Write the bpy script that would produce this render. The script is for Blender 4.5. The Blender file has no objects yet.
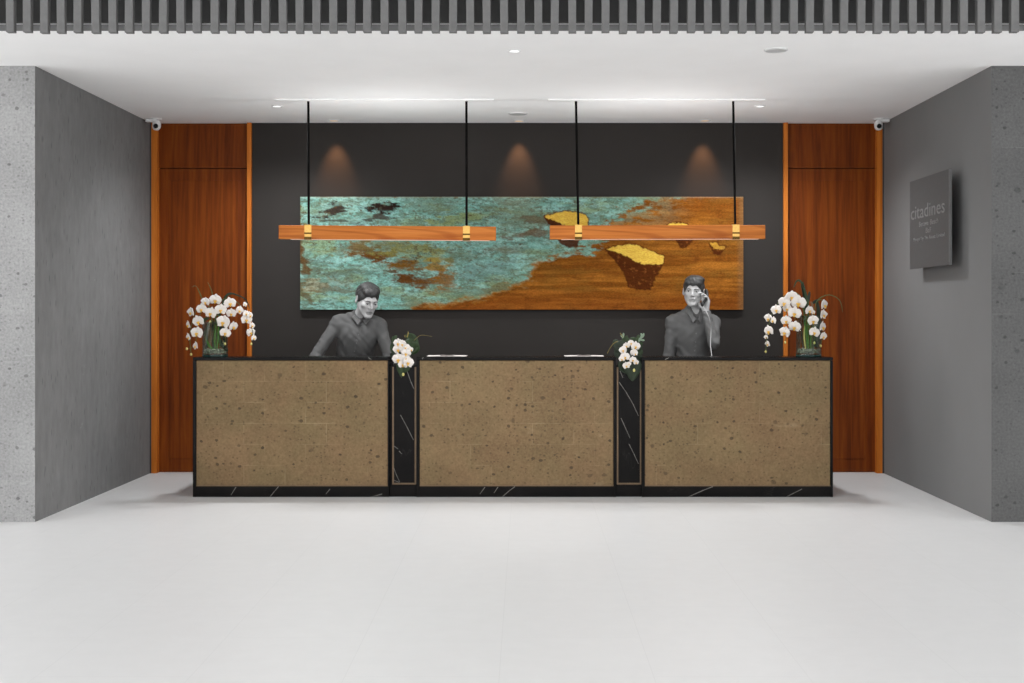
import bpy, bmesh, math, random
import numpy as np
from mathutils import Vector, Matrix, Euler
random.seed(7)
SC = bpy.context.scene
COL = SC.collection
FPX, CX, CY, EYE = 1300.0, 525.0, 311.0, 1.42
PI = math.pi

def P(px, py, Y):
    return Vector(((px-CX)*Y/FPX, Y, EYE-(py-CY)*Y/FPX))
def lin(c):
    def f(v):
        v = v/255.0
        return v/12.92 if v <= 0.04045 else ((v+0.055)/1.055)**2.4
    return (f(c[0]), f(c[1]), f(c[2]), 1.0)
def g(v): return (v, v, v)

# ---------------------------------------------------------------- materials
class NT:
    def __init__(s, name):
        s.m = bpy.data.materials.new(name); s.m.use_nodes = True
        s.t = s.m.node_tree; s.n = s.t.nodes; s.n.clear()
        s.out = s.n.new('ShaderNodeOutputMaterial')
        s.p = s.n.new('ShaderNodeBsdfPrincipled'); s.link(s.p.outputs[0], s.out.inputs[0])
        s.tc = s.n.new('ShaderNodeTexCoord')
    def link(s, a, b): s.t.links.new(a, b)
    def coord(s, scale=(1,1,1), loc=(0,0,0), rot=(0,0,0), src='Object'):
        mp = s.n.new('ShaderNodeMapping'); s.link(s.tc.outputs[src], mp.inputs[0])
        mp.inputs['Scale'].default_value = scale; mp.inputs['Location'].default_value = loc
        mp.inputs['Rotation'].default_value = rot
        return mp.outputs[0]
    def noise(s, v, scale, detail=4, rough=.55, dist=0):
        n = s.n.new('ShaderNodeTexNoise'); s.link(v, n.inputs['Vector'])
        n.inputs['Scale'].default_value = scale; n.inputs['Detail'].default_value = detail
        n.inputs['Roughness'].default_value = rough; n.inputs['Distortion'].default_value = dist
        return n.outputs['Fac']
    def voro(s, v, scale, feat='F1', out='Distance', rand=1):
        n = s.n.new('ShaderNodeTexVoronoi'); s.link(v, n.inputs['Vector']); n.feature = feat
        n.inputs['Scale'].default_value = scale; n.inputs['Randomness'].default_value = rand
        return n.outputs[out]
    def ramp(s, f, stops, interp='LINEAR'):
        r = s.n.new('ShaderNodeValToRGB'); r.color_ramp.interpolation = interp
        e = r.color_ramp.elements
        while len(e) > 1: e.remove(e[-1])
        e[0].position = stops[0][0]; e[0].color = stops[0][1]
        for p, c in stops[1:]:
            q = e.new(p); q.color = c
        s.link(f, r.inputs[0]); return r.outputs[0]
    def bw(s, f, a, b): return s.ramp(f, [(a, (0,0,0,1)), (b, (1,1,1,1))])
    def mix(s, f, a, b, mode='MIX'):
        m = s.n.new('ShaderNodeMix'); m.data_type = 'RGBA'; m.blend_type = mode
        for k, v in ((0, f), (6, a), (7, b)):
            if hasattr(v, 'is_linked') or hasattr(v, 'links'): s.link(v, m.inputs[k])
            else: m.inputs[k].default_value = v
        return m.outputs[2]
    def math(s, op, a, b=0.0):
        m = s.n.new('ShaderNodeMath'); m.operation = op
        for k, v in ((0, a), (1, b)):
            if hasattr(v, 'links'): s.link(v, m.inputs[k])
            else: m.inputs[k].default_value = v
        return m.outputs[0]
    def base(s, c, rough=.6, metal=0, spec=.4):
        if hasattr(c, 'links'): s.link(c, s.p.inputs['Base Color'])
        else: s.p.inputs['Base Color'].default_value = c
        if hasattr(rough, 'links'): s.link(rough, s.p.inputs['Roughness'])
        else: s.p.inputs['Roughness'].default_value = rough
        s.p.inputs['Metallic'].default_value = metal
        s.p.inputs['Specular IOR Level'].default_value = spec
    def bump(s, h, strength=.3, dist=.01):
        b = s.n.new('ShaderNodeBump'); s.link(h, b.inputs['Height'])
        b.inputs['Strength'].default_value = strength; b.inputs['Distance'].default_value = dist
        s.link(b.outputs[0], s.p.inputs['Normal'])

def simple(name, c, rough=.6, metal=0, spec=.4, var=.08, vs=25, bump=0):
    t = NT(name); v = t.coord()
    n = t.noise(v, vs, 4)
    a = lin(c); lo = tuple(x*(1-var) for x in a[:3])+(1,); hi = tuple(min(1, x*(1+var)) for x in a[:3])+(1,)
    t.base(t.ramp(n, [(.3, lo), (.7, hi)]), rough, metal, spec)
    if bump: t.bump(n, bump, .005)
    return t.m

def tuff(name, lo, hi, spot, joint, bw_, bh, dens=1.0, jvis=.5, loc=(0,0,0), side=False, rough=.85):
    """porous volcanic stone laid in courses"""
    t = NT(name)
    v0 = t.coord(loc=loc)
    n1 = t.noise(v0, 2.2, 5, .6); n2 = t.noise(v0, 60, 3, .6)
    c = t.ramp(n1, [(.3, lin(lo)), (.7, lin(hi))])
    c = t.mix(.35, c, t.ramp(n2, [(.3, lin(tuple(x*.8 for x in lo))), (.7, lin(tuple(min(255, x*1.12) for x in hi)))]))
    # per-block tone, brick vector in the wall plane
    br = t.n.new('ShaderNodeTexBrick')
    cx = t.n.new('ShaderNodeCombineXYZ'); sp = t.n.new('ShaderNodeSeparateXYZ'); t.link(v0, sp.inputs[0])
    t.link(sp.outputs[1 if side else 0], cx.inputs[0]); t.link(sp.outputs[2], cx.inputs[1])
    t.link(cx.outputs[0], br.inputs['Vector'])
    br.inputs['Scale'].default_value = 1; br.inputs['Brick Width'].default_value = bw_
    br.inputs['Row Height'].default_value = bh; br.inputs['Mortar Size'].default_value = .0022
    br.inputs['Mortar Smooth'].default_value = .4; br.offset = .5
    br.inputs['Color1'].default_value = (.30,.30,.30,1); br.inputs['Color2'].default_value = (.70,.70,.70,1)
    br.inputs['Mortar'].default_value = (.5,.5,.5,1)
    c = t.mix(.10, c, t.mix(1.0, c, br.outputs['Color'], 'OVERLAY'))
    jm = t.math('MULTIPLY', br.outputs['Fac'], t.bw(t.noise(v0, 3.1, 3), .56-.2*jvis, .72))
    c = t.mix(t.math('MULTIPLY', jm, .6), c, lin(joint))
    hue = t.ramp(t.noise(t.coord(loc=(9,2,4)), 3.4, 4, .6), [(.35, (.47,.50,.46,1)), (.65, (.55,.49,.48,1))])
    if lo[0] != lo[1]: c = t.mix(.5, c, t.mix(1.0, c, hue, 'OVERLAY'))
    # pale wiped mortar smudges
    sm = t.bw(t.noise(t.coord(scale=(1,1,2.4), loc=(3,1,5)), 4.5, 5, .65), .64, .78)
    c = t.mix(t.math('MULTIPLY', sm, .35), c, lin(joint))
    # pores: small and large, only some of the cells
    for sc, r, keep, k in ((34, .48, .60, .55), (17, .43, .74, .8), (8.5, .37, .80, .85)):
        vv = t.coord(scale=(1,1,1.25), loc=(sc*.37, 0, sc*.11))
        dn = t.noise(vv, sc*1.3, 3, .6)
        d = t.math('ADD', t.voro(vv, sc), t.math('MULTIPLY', dn, .5))
        q = t.n.new('ShaderNodeSeparateColor'); t.link(t.voro(vv, sc, out='Color'), q.inputs[0])
        on = t.bw(q.outputs[0], 1-(1-keep)*dens-.01, 1-(1-keep)*dens+.01)
        m = t.math('MULTIPLY', t.ramp(d, [(r, (1,1,1,1)), (r+.07, (0,0,0,1))]), on)
        m = t.math('MULTIPLY', m, t.math('ADD', t.math('MULTIPLY', q.outputs[1], .75), .25))
        c = t.mix(t.math('MULTIPLY', m, k), c, lin(spot))
    t.base(c, rough, 0, .2)
    t.bump(n2, .25, .004)
    return t.m

def wood(name, dark, mid, light, axis='Z', ring=6.0, rough=.45, streak=1.0):
    t = NT(name)
    s = {'Z': (9, 9, .55), 'X': (.5, 9, 9)}[axis]
    v = t.coord(scale=s)
    n = t.noise(v, 2.2, 6, .6, .3)
    s2 = {'Z': (60, 60, 1.5), 'X': (1.2, 60, 60)}[axis]
    n2 = t.noise(t.coord(scale=s2), 3, 4, .6)
    c = t.ramp(n, [(.28, lin(dark)), (.5, lin(mid)), (.74, lin(light))])
    c = t.mix(.28*streak, c, t.ramp(n2, [(.3, lin(dark)), (.7, lin(light))]))
    s3 = {'Z': (3.2, 3.2, .5), 'X': (.5, 2.6, 5)}[axis]
    w = t.n.new('ShaderNodeTexWave'); w.wave_type = 'RINGS'; w.rings_direction = 'Y'
    t.link(t.coord(scale=s3, loc=(.4, 0, .3)), w.inputs[0]); w.inputs['Scale'].default_value = ring/6
    w.inputs['Distortion'].default_value = 6; w.inputs['Detail'].default_value = 2; w.inputs['Detail Scale'].default_value = .8
    c = t.mix(t.math('MULTIPLY', t.bw(w.outputs['Fac'], .80, 1.0), .55*streak), c, lin(dark))
    t.base(c, rough, 0, .12); t.bump(n2, .08, .002)
    return t.m

def marble(name):
    t = NT(name); v = t.coord()
    n = t.noise(v, 5, 5, .6)
    c = t.ramp(n, [(.3, lin((10,9,9))), (.7, lin((21,19,18)))])
    vv = t.coord(scale=(1, 1, .55), rot=(0, .6, 0), loc=(.35, .1, .6))
    w = t.mix(.12, vv, t.n.new('ShaderNodeTexNoise').outputs['Color'])
    d = t.voro(w, 1.9, 'DISTANCE_TO_EDGE')
    m = t.math('MULTIPLY', t.ramp(d, [(0, (1,1,1,1)), (.006, (0,0,0,1))]), t.bw(t.noise(v, 3.3, 2), .52, .66))
    c = t.mix(t.math('MULTIPLY', m, .22), c, lin((120,115,110)))
    t.base(c, .25, 0, .10)
    return t.m

M = {}
# floor: very large pale tiles with hairline joints
t = NT('pale_floor_tile'); v = t.coord()
n = t.noise(t.coord(scale=(1, .25, 1)), .8, 4); n2 = t.noise(v, 9, 5)
c = t.ramp(n, [(.3, lin(g(213))), (.7, lin(g(219)))])
c = t.mix(.2, c, t.ramp(n2, [(.3, lin(g(209))), (.7, lin(g(222)))]))
br = t.n.new('ShaderNodeTexBrick'); t.link(t.coord(rot=(0,0,PI/2), loc=(.25,.1,0)), br.inputs['Vector'])
br.inputs['Scale'].default_value = 1; br.inputs['Brick Width'].default_value = 1.2; br.inputs['Row Height'].default_value = .6
br.inputs['Mortar Size'].default_value = .0016; br.offset = .5
br.inputs['Color1'].default_value = (.47,.47,.47,1); br.inputs['Color2'].default_value = (.53,.53,.53,1); br.inputs['Mortar'].default_value = (.5,.5,.5,1)
c = t.mix(.15, c, t.mix(1.0, c, br.outputs['Color'], 'OVERLAY'))
c = t.mix(t.math('MULTIPLY', br.outputs['Fac'], .12), c, lin(g(150)))
t.base(c, .42, 0, .35); M['floor'] = t.m
M['ceiling'] = simple('white_ceiling_paint', g(249), .9, var=.015, vs=3)
M['tuff_l'] = tuff('pale_grey_porous_stone', g(143), g(168), g(95), g(188), .9, .28, .9, .25)  # left stone paler, right darker: uneven daylight put into the stone colour
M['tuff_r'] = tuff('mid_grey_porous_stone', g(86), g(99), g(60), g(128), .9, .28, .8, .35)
t = NT('left_concrete_render'); n1 = t.noise(t.coord(), 1.2, 6, .65); n2 = t.noise(t.coord(scale=(1,1,.35)), 14, 5, .7)
c = t.ramp(n1, [(.25, lin(g(106))), (.75, lin(g(128)))])
c = t.mix(.35, c, t.ramp(n2, [(.3, lin(g(96))), (.7, lin(g(134)))]))
vv = t.coord(scale=(1, 1.6, .45)); q = t.n.new('ShaderNodeSeparateColor'); t.link(t.voro(vv, 14, out='Color'), q.inputs[0])
m_ = t.math('MULTIPLY', t.ramp(t.voro(vv, 14), [(.10, (1,1,1,1)), (.2, (0,0,0,1))]), t.bw(q.outputs[0], .78, .82))
c = t.mix(t.math('MULTIPLY', m_, .5), c, lin(g(72)))
sm = t.bw(t.noise(t.coord(scale=(1,1,3)), 5, 6, .7), .66, .76)
c = t.mix(t.math('MULTIPLY', sm, .3), c, lin(g(160)))
t.base(c, .85, 0, .2); t.bump(n2, .2, .004); M['wall_l'] = t.m
M['wall_r'] = simple('smooth_mid_grey_paint', g(118), .75, var=.03, vs=1.5, spec=.25)
M['wall_b'] = simple('charcoal_paint', (50,47,45), .7, var=.06, vs=1.2, spec=.12)
M['batten'] = simple('grey_batten', g(106), .7, var=.1, vs=30)
M['batten_rail'] = simple('grey_rail', g(128), .7, var=.05)
M['recess'] = simple('dark_grey_recess', g(62), .8, var=.06)
M['door'] = wood('reddish_brown_veneer', (80,32,6), (113,52,11), (136,70,17), rough=.5, streak=.6)
M['stile'] = wood('orange_brown_wood', (160,84,24), (190,108,38), (208,126,52))
M['beam'] = wood('honey_orange_timber', (150,74,26), (200,118,50), (214,136,68), 'X', ring=7, rough=.4, streak=.9)
M['stone'] = tuff('brown_porous_stone', (113,94,69), (134,113,84), (50,43,35), (176,158,126), .315, .1605, 1.0, .42, loc=(.1, 0, -.0807))
M['marble'] = marble('black_marble')
M['vein'] = simple('white_marble_vein', (118,115,110), .3)
M['bronze'] = simple('bronze_trim', (112,92,70), .45, .3, var=.15)
M['brass'] = simple('brushed_brass', (206,164,92), .32, 1.0, var=.12, vs=80)
M['brass_dark'] = simple('dark_bronze', (92,70,36), .4, 1.0)
M['black'] = simple('black_cable', (14,13,13), .9, spec=.05)
M['white'] = simple('white_enamel', g(222), .45, var=.02)
M['speaker'] = simple('grey_speaker_grille', g(188), .8, var=.05, vs=200)
M['lens'] = simple('black_lens', (12,12,13), .12, spec=.6)
M['sign'] = simple('dark_grey_sign_plate', g(78), .6, var=.05, vs=40)
M['signedge'] = simple('sign_edge', g(98), .6)
M['letter'] = simple('sign_lettering', g(122), .5)
M['skin'] = simple('grey_skin', g(166), .65, spec=.15, var=.05, vs=30)
M['lips'] = simple('grey_lips', g(128), .45)
M['hair'] = simple('dark_hair', g(56), .5, var=.25, vs=90, bump=.3)
M['brow'] = simple('dark_eyebrow', g(84), .6)
M['eyew'] = simple('eye_white', g(190), .3)
M['iris'] = simple('dark_iris', g(40), .2)
M['shirt'] = simple('charcoal_shirt', g(83), .8, var=.06, vs=9, bump=.2)
M['collar'] = simple('charcoal_collar', g(88), .8, var=.04)
M['trousers'] = simple('black_trousers', g(44), .8, var=.08)
M['shoe'] = simple('black_leather', g(30), .35)
M['button'] = simple('grey_button', g(120), .4)
M['phone'] = simple('black_phone_plastic', g(40), .35)
M['paper'] = simple('white_paper', (216,206,204), .7, var=.02)
M['print'] = simple('grey_printed_page', (120,112,110), .6, var=.2, vs=20)
M['cover'] = simple('dark_cover', (40,36,34), .5)
M['petal'] = simple('white_orchid_petal', (226,220,215), .55, var=.03, vs=60)
M['lip'] = simple('yellow_orchid_lip', (226,178,72), .5, var=.25, vs=150)
M['lipw'] = simple('pale_orchid_lip', (236,214,170), .5)
M['bud'] = simple('pale_green_bud', (206,196,120), .5, var=.12, vs=60)
M['leaf'] = simple('deep_green_leaf', (34,54,20), .5, var=.35, vs=35)
M['leaf2'] = simple('dark_green_leaf', (26,40,20), .5, var=.3, vs=35)
M['stem'] = simple('green_stem', (70,84,36), .5, var=.25, vs=60)
M['stem2'] = simple('fresh_green_stem', (72,116,34), .5, var=.25, vs=60)
M['root'] = simple('brown_root', (120,92,66), .8, var=.3, vs=60)
M['twig'] = simple('olive_twig', (118,104,50), .6, var=.2, vs=60)
M['glaucous'] = simple('silver_green_leaf', (126,146,124), .5, var=.15, vs=60)
t = NT('pale_pebbles'); v = t.coord()
t.base(t.ramp(t.voro(v, 90, out='Color'), [(.1, lin((40,42,34))), (.9, lin((170,168,150)))]), .6); M['pebble'] = t.m
# thin clear glass
t = NT('clear_glass'); fr = t.n.new('ShaderNodeFresnel'); fr.inputs[0].default_value = 1.45
tr = t.n.new('ShaderNodeBsdfTransparent'); tr.inputs[0].default_value = (.90,.95,.92,1)
gl = t.n.new('ShaderNodeBsdfGlossy'); gl.inputs['Roughness'].default_value = .03
ms = t.n.new('ShaderNodeMixShader'); t.link(t.math('MULTIPLY', fr.outputs[0], .4), ms.inputs[0]); t.link(tr.outputs[0], ms.inputs[1]); t.link(gl.outputs[0], ms.inputs[2])
t.link(ms.outputs[0], t.out.inputs[0]); M['glass'] = t.m
t = NT('glass_foot'); t.base(lin((34,70,66)), .08, 0, .6); t.p.inputs['Transmission Weight'].default_value = .5; M['glassfoot'] = t.m
def emis(name, c, s):
    t = NT(name); t.base(lin(c), .5)
    n = t.noise(t.coord(), 3, 1)
    t.link(t.ramp(n, [(.2, lin(c)), (.8, lin(c))]), t.p.inputs['Emission Color'])
    t.p.inputs['Emission Strength'].default_value = s; return t.m
M['lamp_w'] = emis('white_lamp', (255,255,255), .9)
M['lamp_warm'] = emis('warm_lamp', (255,214,170), .35)
M['led'] = emis('led_diffuser', (255,214,190), .12)
t = NT('patina_painting')
at = t.n.new('ShaderNodeAttribute'); at.attribute_name = 'pigment'
n = t.noise(t.coord(scale=(1,1,2.5)), 60, 4, .7); n2 = t.noise(t.coord(scale=(.35,1,3)), 16, 5, .7)
c = t.mix(.42, at.outputs['Color'], t.mix(1, at.outputs['Color'], t.ramp(n, [(.3, (.1,.1,.1,1)), (.7, (.9,.9,.9,1))]), 'OVERLAY'))
c = t.mix(.22, c, t.mix(1, c, t.ramp(n2, [(.3, (.1,.1,.1,1)), (.7, (.9,.9,.9,1))]), 'OVERLAY'))
t.base(c, .75, 0, .04); t.bump(n2, .3, .004); M['paint'] = t.m

# ---------------------------------------------------------------- mesh helpers
def link_mesh(name, me, mats, parent=None, loc=None, smooth=False):
    o = bpy.data.objects.new(name, me); COL.objects.link(o)
    for m in (mats if isinstance(mats, (list, tuple)) else [mats]): me.materials.append(m)
    if loc is not None: o.location = loc
    if parent: 
        o.parent = parent
        if loc is None: o.location = -Vector(parent.location)   # geometry given in world space
        else: o.location = Vector(loc)-Vector(parent.location)
    if smooth:
        for p in me.polygons: p.use_smooth = True
    return o
def obj(name, bm, mats, parent=None, loc=None, smooth=False):
    me = bpy.data.meshes.new(name); bmesh.ops.recalc_face_normals(bm, faces=bm.faces[:]); bm.to_mesh(me); bm.free()
    return link_mesh(name, me, mats, parent, loc, smooth)
def box(bm, x0, x1, y0, y1, z0, z1, bevel=0, mi=0):
    n0 = set(bm.faces)
    r = bmesh.ops.create_cube(bm, size=1)
    vs = r['verts']
    bmesh.ops.scale(bm, vec=(x1-x0, y1-y0, z1-z0), verts=vs)
    bmesh.ops.translate(bm, vec=((x0+x1)/2, (y0+y1)/2, (z0+z1)/2), verts=vs)
    if bevel:
        es = list({e for v in vs for e in v.link_edges})
        bmesh.ops.bevel(bm, geom=es, offset=bevel, segments=2, affect='EDGES', profile=.5)
    if mi:
        for f in bm.faces:
            if f not in n0: f.material_index = mi
def bx(*a, **k):
    bm = bmesh.new(); box(bm, *a, **k); return bm
def cyl(bm, c, r, h, seg=32, axis='Z', r2=None):
    """closed cylinder centred at c"""
    m = Matrix.Translation(c)
    if axis == 'Y': m = m @ Matrix.Rotation(PI/2, 4, 'X')
    if axis == 'X': m = m @ Matrix.Rotation(PI/2, 4, 'Y')
    bmesh.ops.create_cone(bm, cap_ends=True, segments=seg, radius1=r, radius2=r if r2 is None else r2, depth=h, matrix=m)
def lathe(bm, prof, c=(0,0,0), seg=32):
    rings = []
    for r, z in prof:
        if r < 1e-6: rings.append([bm.verts.new((c[0], c[1], c[2]+z))])
        else: rings.append([bm.verts.new((c[0]+r*math.cos(2*PI*k/seg), c[1]+r*math.sin(2*PI*k/seg), c[2]+z)) for k in range(seg)])
    for a, b in zip(rings, rings[1:]):
        for k in range(seg):
            q = [a[k % len(a)], a[(k+1) % len(a)], b[(k+1) % len(b)], b[k % len(b)]]
            u = []
            for v_ in q:
                if v_ not in u: u.append(v_)
            if len(u) > 2: bm.faces.new(u)
def catmull(pts, n=6):
    pts = [Vector(p) for p in pts]; Q = [pts[0]]+pts+[pts[-1]]; out = []
    for i in range(1, len(Q)-2):
        a, b, c, d = Q[i-1:i+3]
        for k in range(n):
            t_ = k/n
            out.append(.5*((2*b)+(c-a)*t_+(2*a-5*b+4*c-d)*t_*t_+(3*b-a-3*c+d)*t_**3))
    out.append(pts[-1]); return out
def tube(bm, pts, r0, r1=None, seg=8):
    r1 = r0 if r1 is None else r1; rings = []; N = len(pts)
    for i, p in enumerate(pts):
        d = (pts[min(i+1, N-1)]-pts[max(i-1, 0)]).normalized()
        a = d.cross(Vector((0,1,0.01))); a = a.normalized() if a.length > 1e-4 else Vector((1,0,0))
        b = d.cross(a); r = r0+(r1-r0)*i/(N-1)
        rings.append([bm.verts.new(p+a*r*math.cos(2*PI*k/seg)+b*r*math.sin(2*PI*k/seg)) for k in range(seg)])
    for a, b in zip(rings, rings[1:]):
        for k in range(seg): bm.faces.new((a[k], a[(k+1)%seg], b[(k+1)%seg], b[k]))
    bm.faces.new(rings[0]); bm.faces.new(rings[-1])
def ell(bm, c, r, u=16, v=10, rot=None):
    m = Matrix.Translation(c) @ (rot.to_4x4() if rot else Matrix.Identity(4)) @ Matrix.Diagonal((*r, 1))
    bmesh.ops.create_uvsphere(bm, u_segments=u, v_segments=v, radius=1, matrix=m)
def thing(name, loc, label, cat, group=None):
    o = bpy.data.objects.new(name, None); COL.objects.link(o); o.location = loc; o.empty_display_size = .1
    o['label'] = label; o['category'] = cat
    if group: o['group'] = group
    return o
def tag(o, label, cat, group=None):
    o['label'] = label; o['category'] = cat
    if group: o['group'] = group
    return o
def struct(o): o['kind'] = 'structure'; return o
def copy_tree(o, parent=None):
    c = o.copy(); COL.objects.link(c)
    if parent: c.parent = parent
    for ch in list(o.children): copy_tree(ch, c)
    return c

# ---------------------------------------------------------------- the room
XL, XR, YB, YF, ZC = -3.28, 3.14, 11.40, 8.75, 3.07
XO = 6.5
struct(obj('floor', bx(-XO, XO, -1.5, YB+.3, -.12, 0), M['floor']))
struct(obj('added_front_roof', bx(-XO, XO, -1.5, 7.66, 3.80, 3.95), M['ceiling']))  # unseen roof slab, added to cut the overhead sky light on the floor
struct(obj('ceiling', bx(-XO, XO, 7.66, YB+.3, ZC, ZC+.25), M['ceiling']))
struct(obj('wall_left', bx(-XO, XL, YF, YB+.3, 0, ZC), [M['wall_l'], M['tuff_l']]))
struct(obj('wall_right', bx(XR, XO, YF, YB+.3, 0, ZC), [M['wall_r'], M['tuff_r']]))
for v_ in bpy.data.objects['wall_left'].data.vertices:
    if abs(v_.co.x-XL) < .01 and abs(v_.co.y-YF) < .01: v_.co.x -= .018
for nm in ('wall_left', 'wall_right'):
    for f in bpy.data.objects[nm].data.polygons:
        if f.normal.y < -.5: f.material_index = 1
wx0, wx1 = P(252, 0, YB).x, P(783, 0, YB).x
struct(obj('wall_back', bx(XL, XR, YB+.10, YB+.3, 0, ZC), M['wall_b']))
struct(obj('wall_panel', bx(wx0, wx1, YB, YB+.10, 0, ZC), M['wall_b'])).name = 'wall_center'
# timber doors left and right: frame stiles, transom panel, flush leaf
def door(name, xa, xb, inner, sill):
    root = struct(bpy.data.objects.new(name, None)); COL.objects.link(root); root.location = ((xa+xb)/2, YB+.03, 0)
    wa, wb = (.066, .036) if inner > 0 else (.036, .036)
    wO, wI = .060, .038
    if inner > 0: l, r = wO, wI
    else: l, r = wI, wO
    for (a, b, wide) in ((xa, xa+l, l), (xb-r, xb, r)):
        bm = bx(a, b, YB-.03, YB+.09, 0, ZC-.001, bevel=.002)
        if wide > .05:   # rebate groove on the wide stile
            pass
        obj('stile', bm, M['stile'], root)
    zt = EYE+(311-168)*YB/FPX
    obj('transom_panel', bx(xa+l, xb-r, YB+.03, YB+.09, zt+.003, ZC-.001), M['door'], root)
    lf = bmesh.new()
    X0, X1 = xa+l, xb-r
    ix0, ix1 = X0+.085, X1-.085+(0 if inner > 0 else -.0); zi = zt-.105
    box(lf, X0, X1, YB+.042, YB+.09, .004, zt-.003)
    leaf = obj('door_leaf', lf, M['door'], root)
    pb = bmesh.new(); box(pb, ix0, ix1, YB+.0375, YB+.05, .12, zi, bevel=.002)
    obj('raised_panel', pb, M['door'], leaf, loc=None).location = (0,0,0)
    leaf.location = -root.location
    return root
door('door_1', XL+.0, wx0, 1, 0)
door('door_2', wx1, XR-.0, -1, 0)
# thin dark-coloured strips stand in for the shade where timber meets the side walls
struct(obj('shade_strip_1', bx(XL, XL+.012, YB-.034, YB-.0301, 0, ZC-.001), M['recess']))
struct(obj('shade_strip_2', bx(XR-.014, XR, YB-.034, YB-.0301, 0, ZC-.001), M['recess']))
struct(obj('trim_3', bx(-XO, XO, 7.655, 7.66, ZC, ZC+.036), M['batten_rail']))
# slatted bulkhead hung in front of the ceiling edge
sb = thing('slatted_bulkhead', (0, 7.6, ZC), 'grey slatted bulkhead of upright battens across the front edge of the white ceiling', 'slatted screen')
obj('backing', bx(-XO, XO, 7.60, 7.64, ZC+.040, 3.75), M['recess'], sb)
obj('header', bx(-XO, XO, 7.36, 7.66, 3.70, 3.80), M['batten'], sb)
bb = bmesh.new(); box(bb, -.0225, .0225, -.021, .021, -.36, .35, bevel=.0015)
b0 = None
Ys = 7.45
for k in range(-3, 64):
    px = 11.0+17.0*k
    x = (px-CX)*Ys/FPX
    if b0 is None:
        b0 = obj('batten', bb, M['batten'], sb); o = b0
    else:
        o = b0.copy(); COL.objects.link(o)
    o.location = (x+random.uniform(-.003, .003), Ys-7.6, 3.373-ZC+random.uniform(-.003, .003))
    o.rotation_euler = (0, random.uniform(-.008, .008), random.uniform(-.05, .05))

# ---------------------------------------------------------------- reception desks
YD = 9.92
def px_x(px, Y=YD): return (px-CX)*Y/FPX
def px_z(py, Y=YD): return EYE-(py-CY)*Y/FPX
ZT = px_z(357.3)
def vein(bm, pts, w=.004, y=YD-.001):
    """inlaid vein on a front face: a thin strip in the same stone mesh"""
    v = [Vector((px_x(a, y), y, px_z(b, y))) for a, b in pts]
    for a, b in zip(v, v[1:]):
        d = (b-a).normalized(); n_ = Vector((-d.z, 0, d.x))*w/2
        q = [bm.verts.new(a+n_), bm.verts.new(b+n_*.6), bm.verts.new(b-n_*.6), bm.verts.new(a-n_)]
        f = bm.faces.new(q); f.material_index = 1
def desk(px0, px1, sx0, sx1, label, veins, ends):
    x0, x1 = px_x(px0), px_x(px1)
    root = thing('reception_desk', ((x0+x1)/2, YD+.15, 0), label, 'reception desk', 'brown stone fronted reception desks')
    zb = px_z(485.6)
    # black marble frame: side posts, head rail
    wl, wr = px_x(sx0)-x0, x1-px_x(sx1)
    obj('side_frame', bx(x0, x0+wl, YD, YD+.30, 0, ZT-.024, bevel=.001), M['marble'], root)
    obj('side_frame', bx(x1-wr, x1, YD, YD+.30, 0, ZT-.024, bevel=.001), M['marble'], root)
    tp = bmesh.new(); box(tp, x0, x1, YD-.002, YD+.31, ZT-.022, ZT, bevel=.0015)
    for (a, b) in veins.get('top', []): vein(tp, [a, b], .006, YD-.0035)
    obj('countertop', tp, [M['marble'], M['vein']], root)
    pl = bmesh.new(); box(pl, x0+wl, x1-wr, YD+.006, YD+.25, 0, zb-.006)
    for vv in veins.get('base', []): vein(pl, vv, .006, YD+.005)
    obj('plinth', pl, [M['marble'], M['vein']], root)
    obj('metal_trim', bx(x0+wl, x1-wr, YD+.003, YD+.03, zb-.006, zb, ), M['bronze'], root)
    st = bmesh.new(); box(st, x0+wl+.001, x1-wr-.001, YD+.008, YD+.24, zb, ZT-.025, bevel=.003)
    obj('stone_front', st, M['stone'], root)
    # staff side: lower worktop on the back
    obj('worktop', bx(x0, x1, YD+.30, YD+.74, .79, .82, bevel=.002), M['marble'], root)
    cb = bmesh.new(); box(cb, x0, x0+.02, YD+.30, YD+.72, 0, .789); box(cb, x1-.02, x1, YD+.30, YD+.72, 0, .789)
    box(cb, x0+.02, x1-.02, YD+.26, YD+.30, 0, .789)
    obj('carcass', cb, M['marble'], root)
    return root
desk(192.8, 389.2, 196.0, 387.8, 'brown stone reception desk at left end, big orchid vase on its outer corner',
     {'top': [((368.5,357.5),(371.5,360))], 'base': [[(236,487),(231,495)], [(278.5,486.5),(274,492),(269,498)], [(382,494),(371,497)], [(330,489),(326,494)]]}, 0)
desk(416.4, 616.0, 419.4, 613.6, 'middle brown stone reception desk carrying two open brochures',
     {'top': [((422,359),(423.5,357.2))], 'base': [[(485,487),(480,494)], [(515,486.5),(509,491),(501,498)], [(498,487),(494,493)]]}, 0)
desk(641.5, 833.0, 644.8, 830.6, 'brown stone reception desk at right end, person on telephone behind it',
     {'top': [((665,359.6),(669,357.6))], 'base': [[(713,486.5),(704,490),(688,497)], [(802,489),(794,493),(786,497)]]}, 0)
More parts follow.
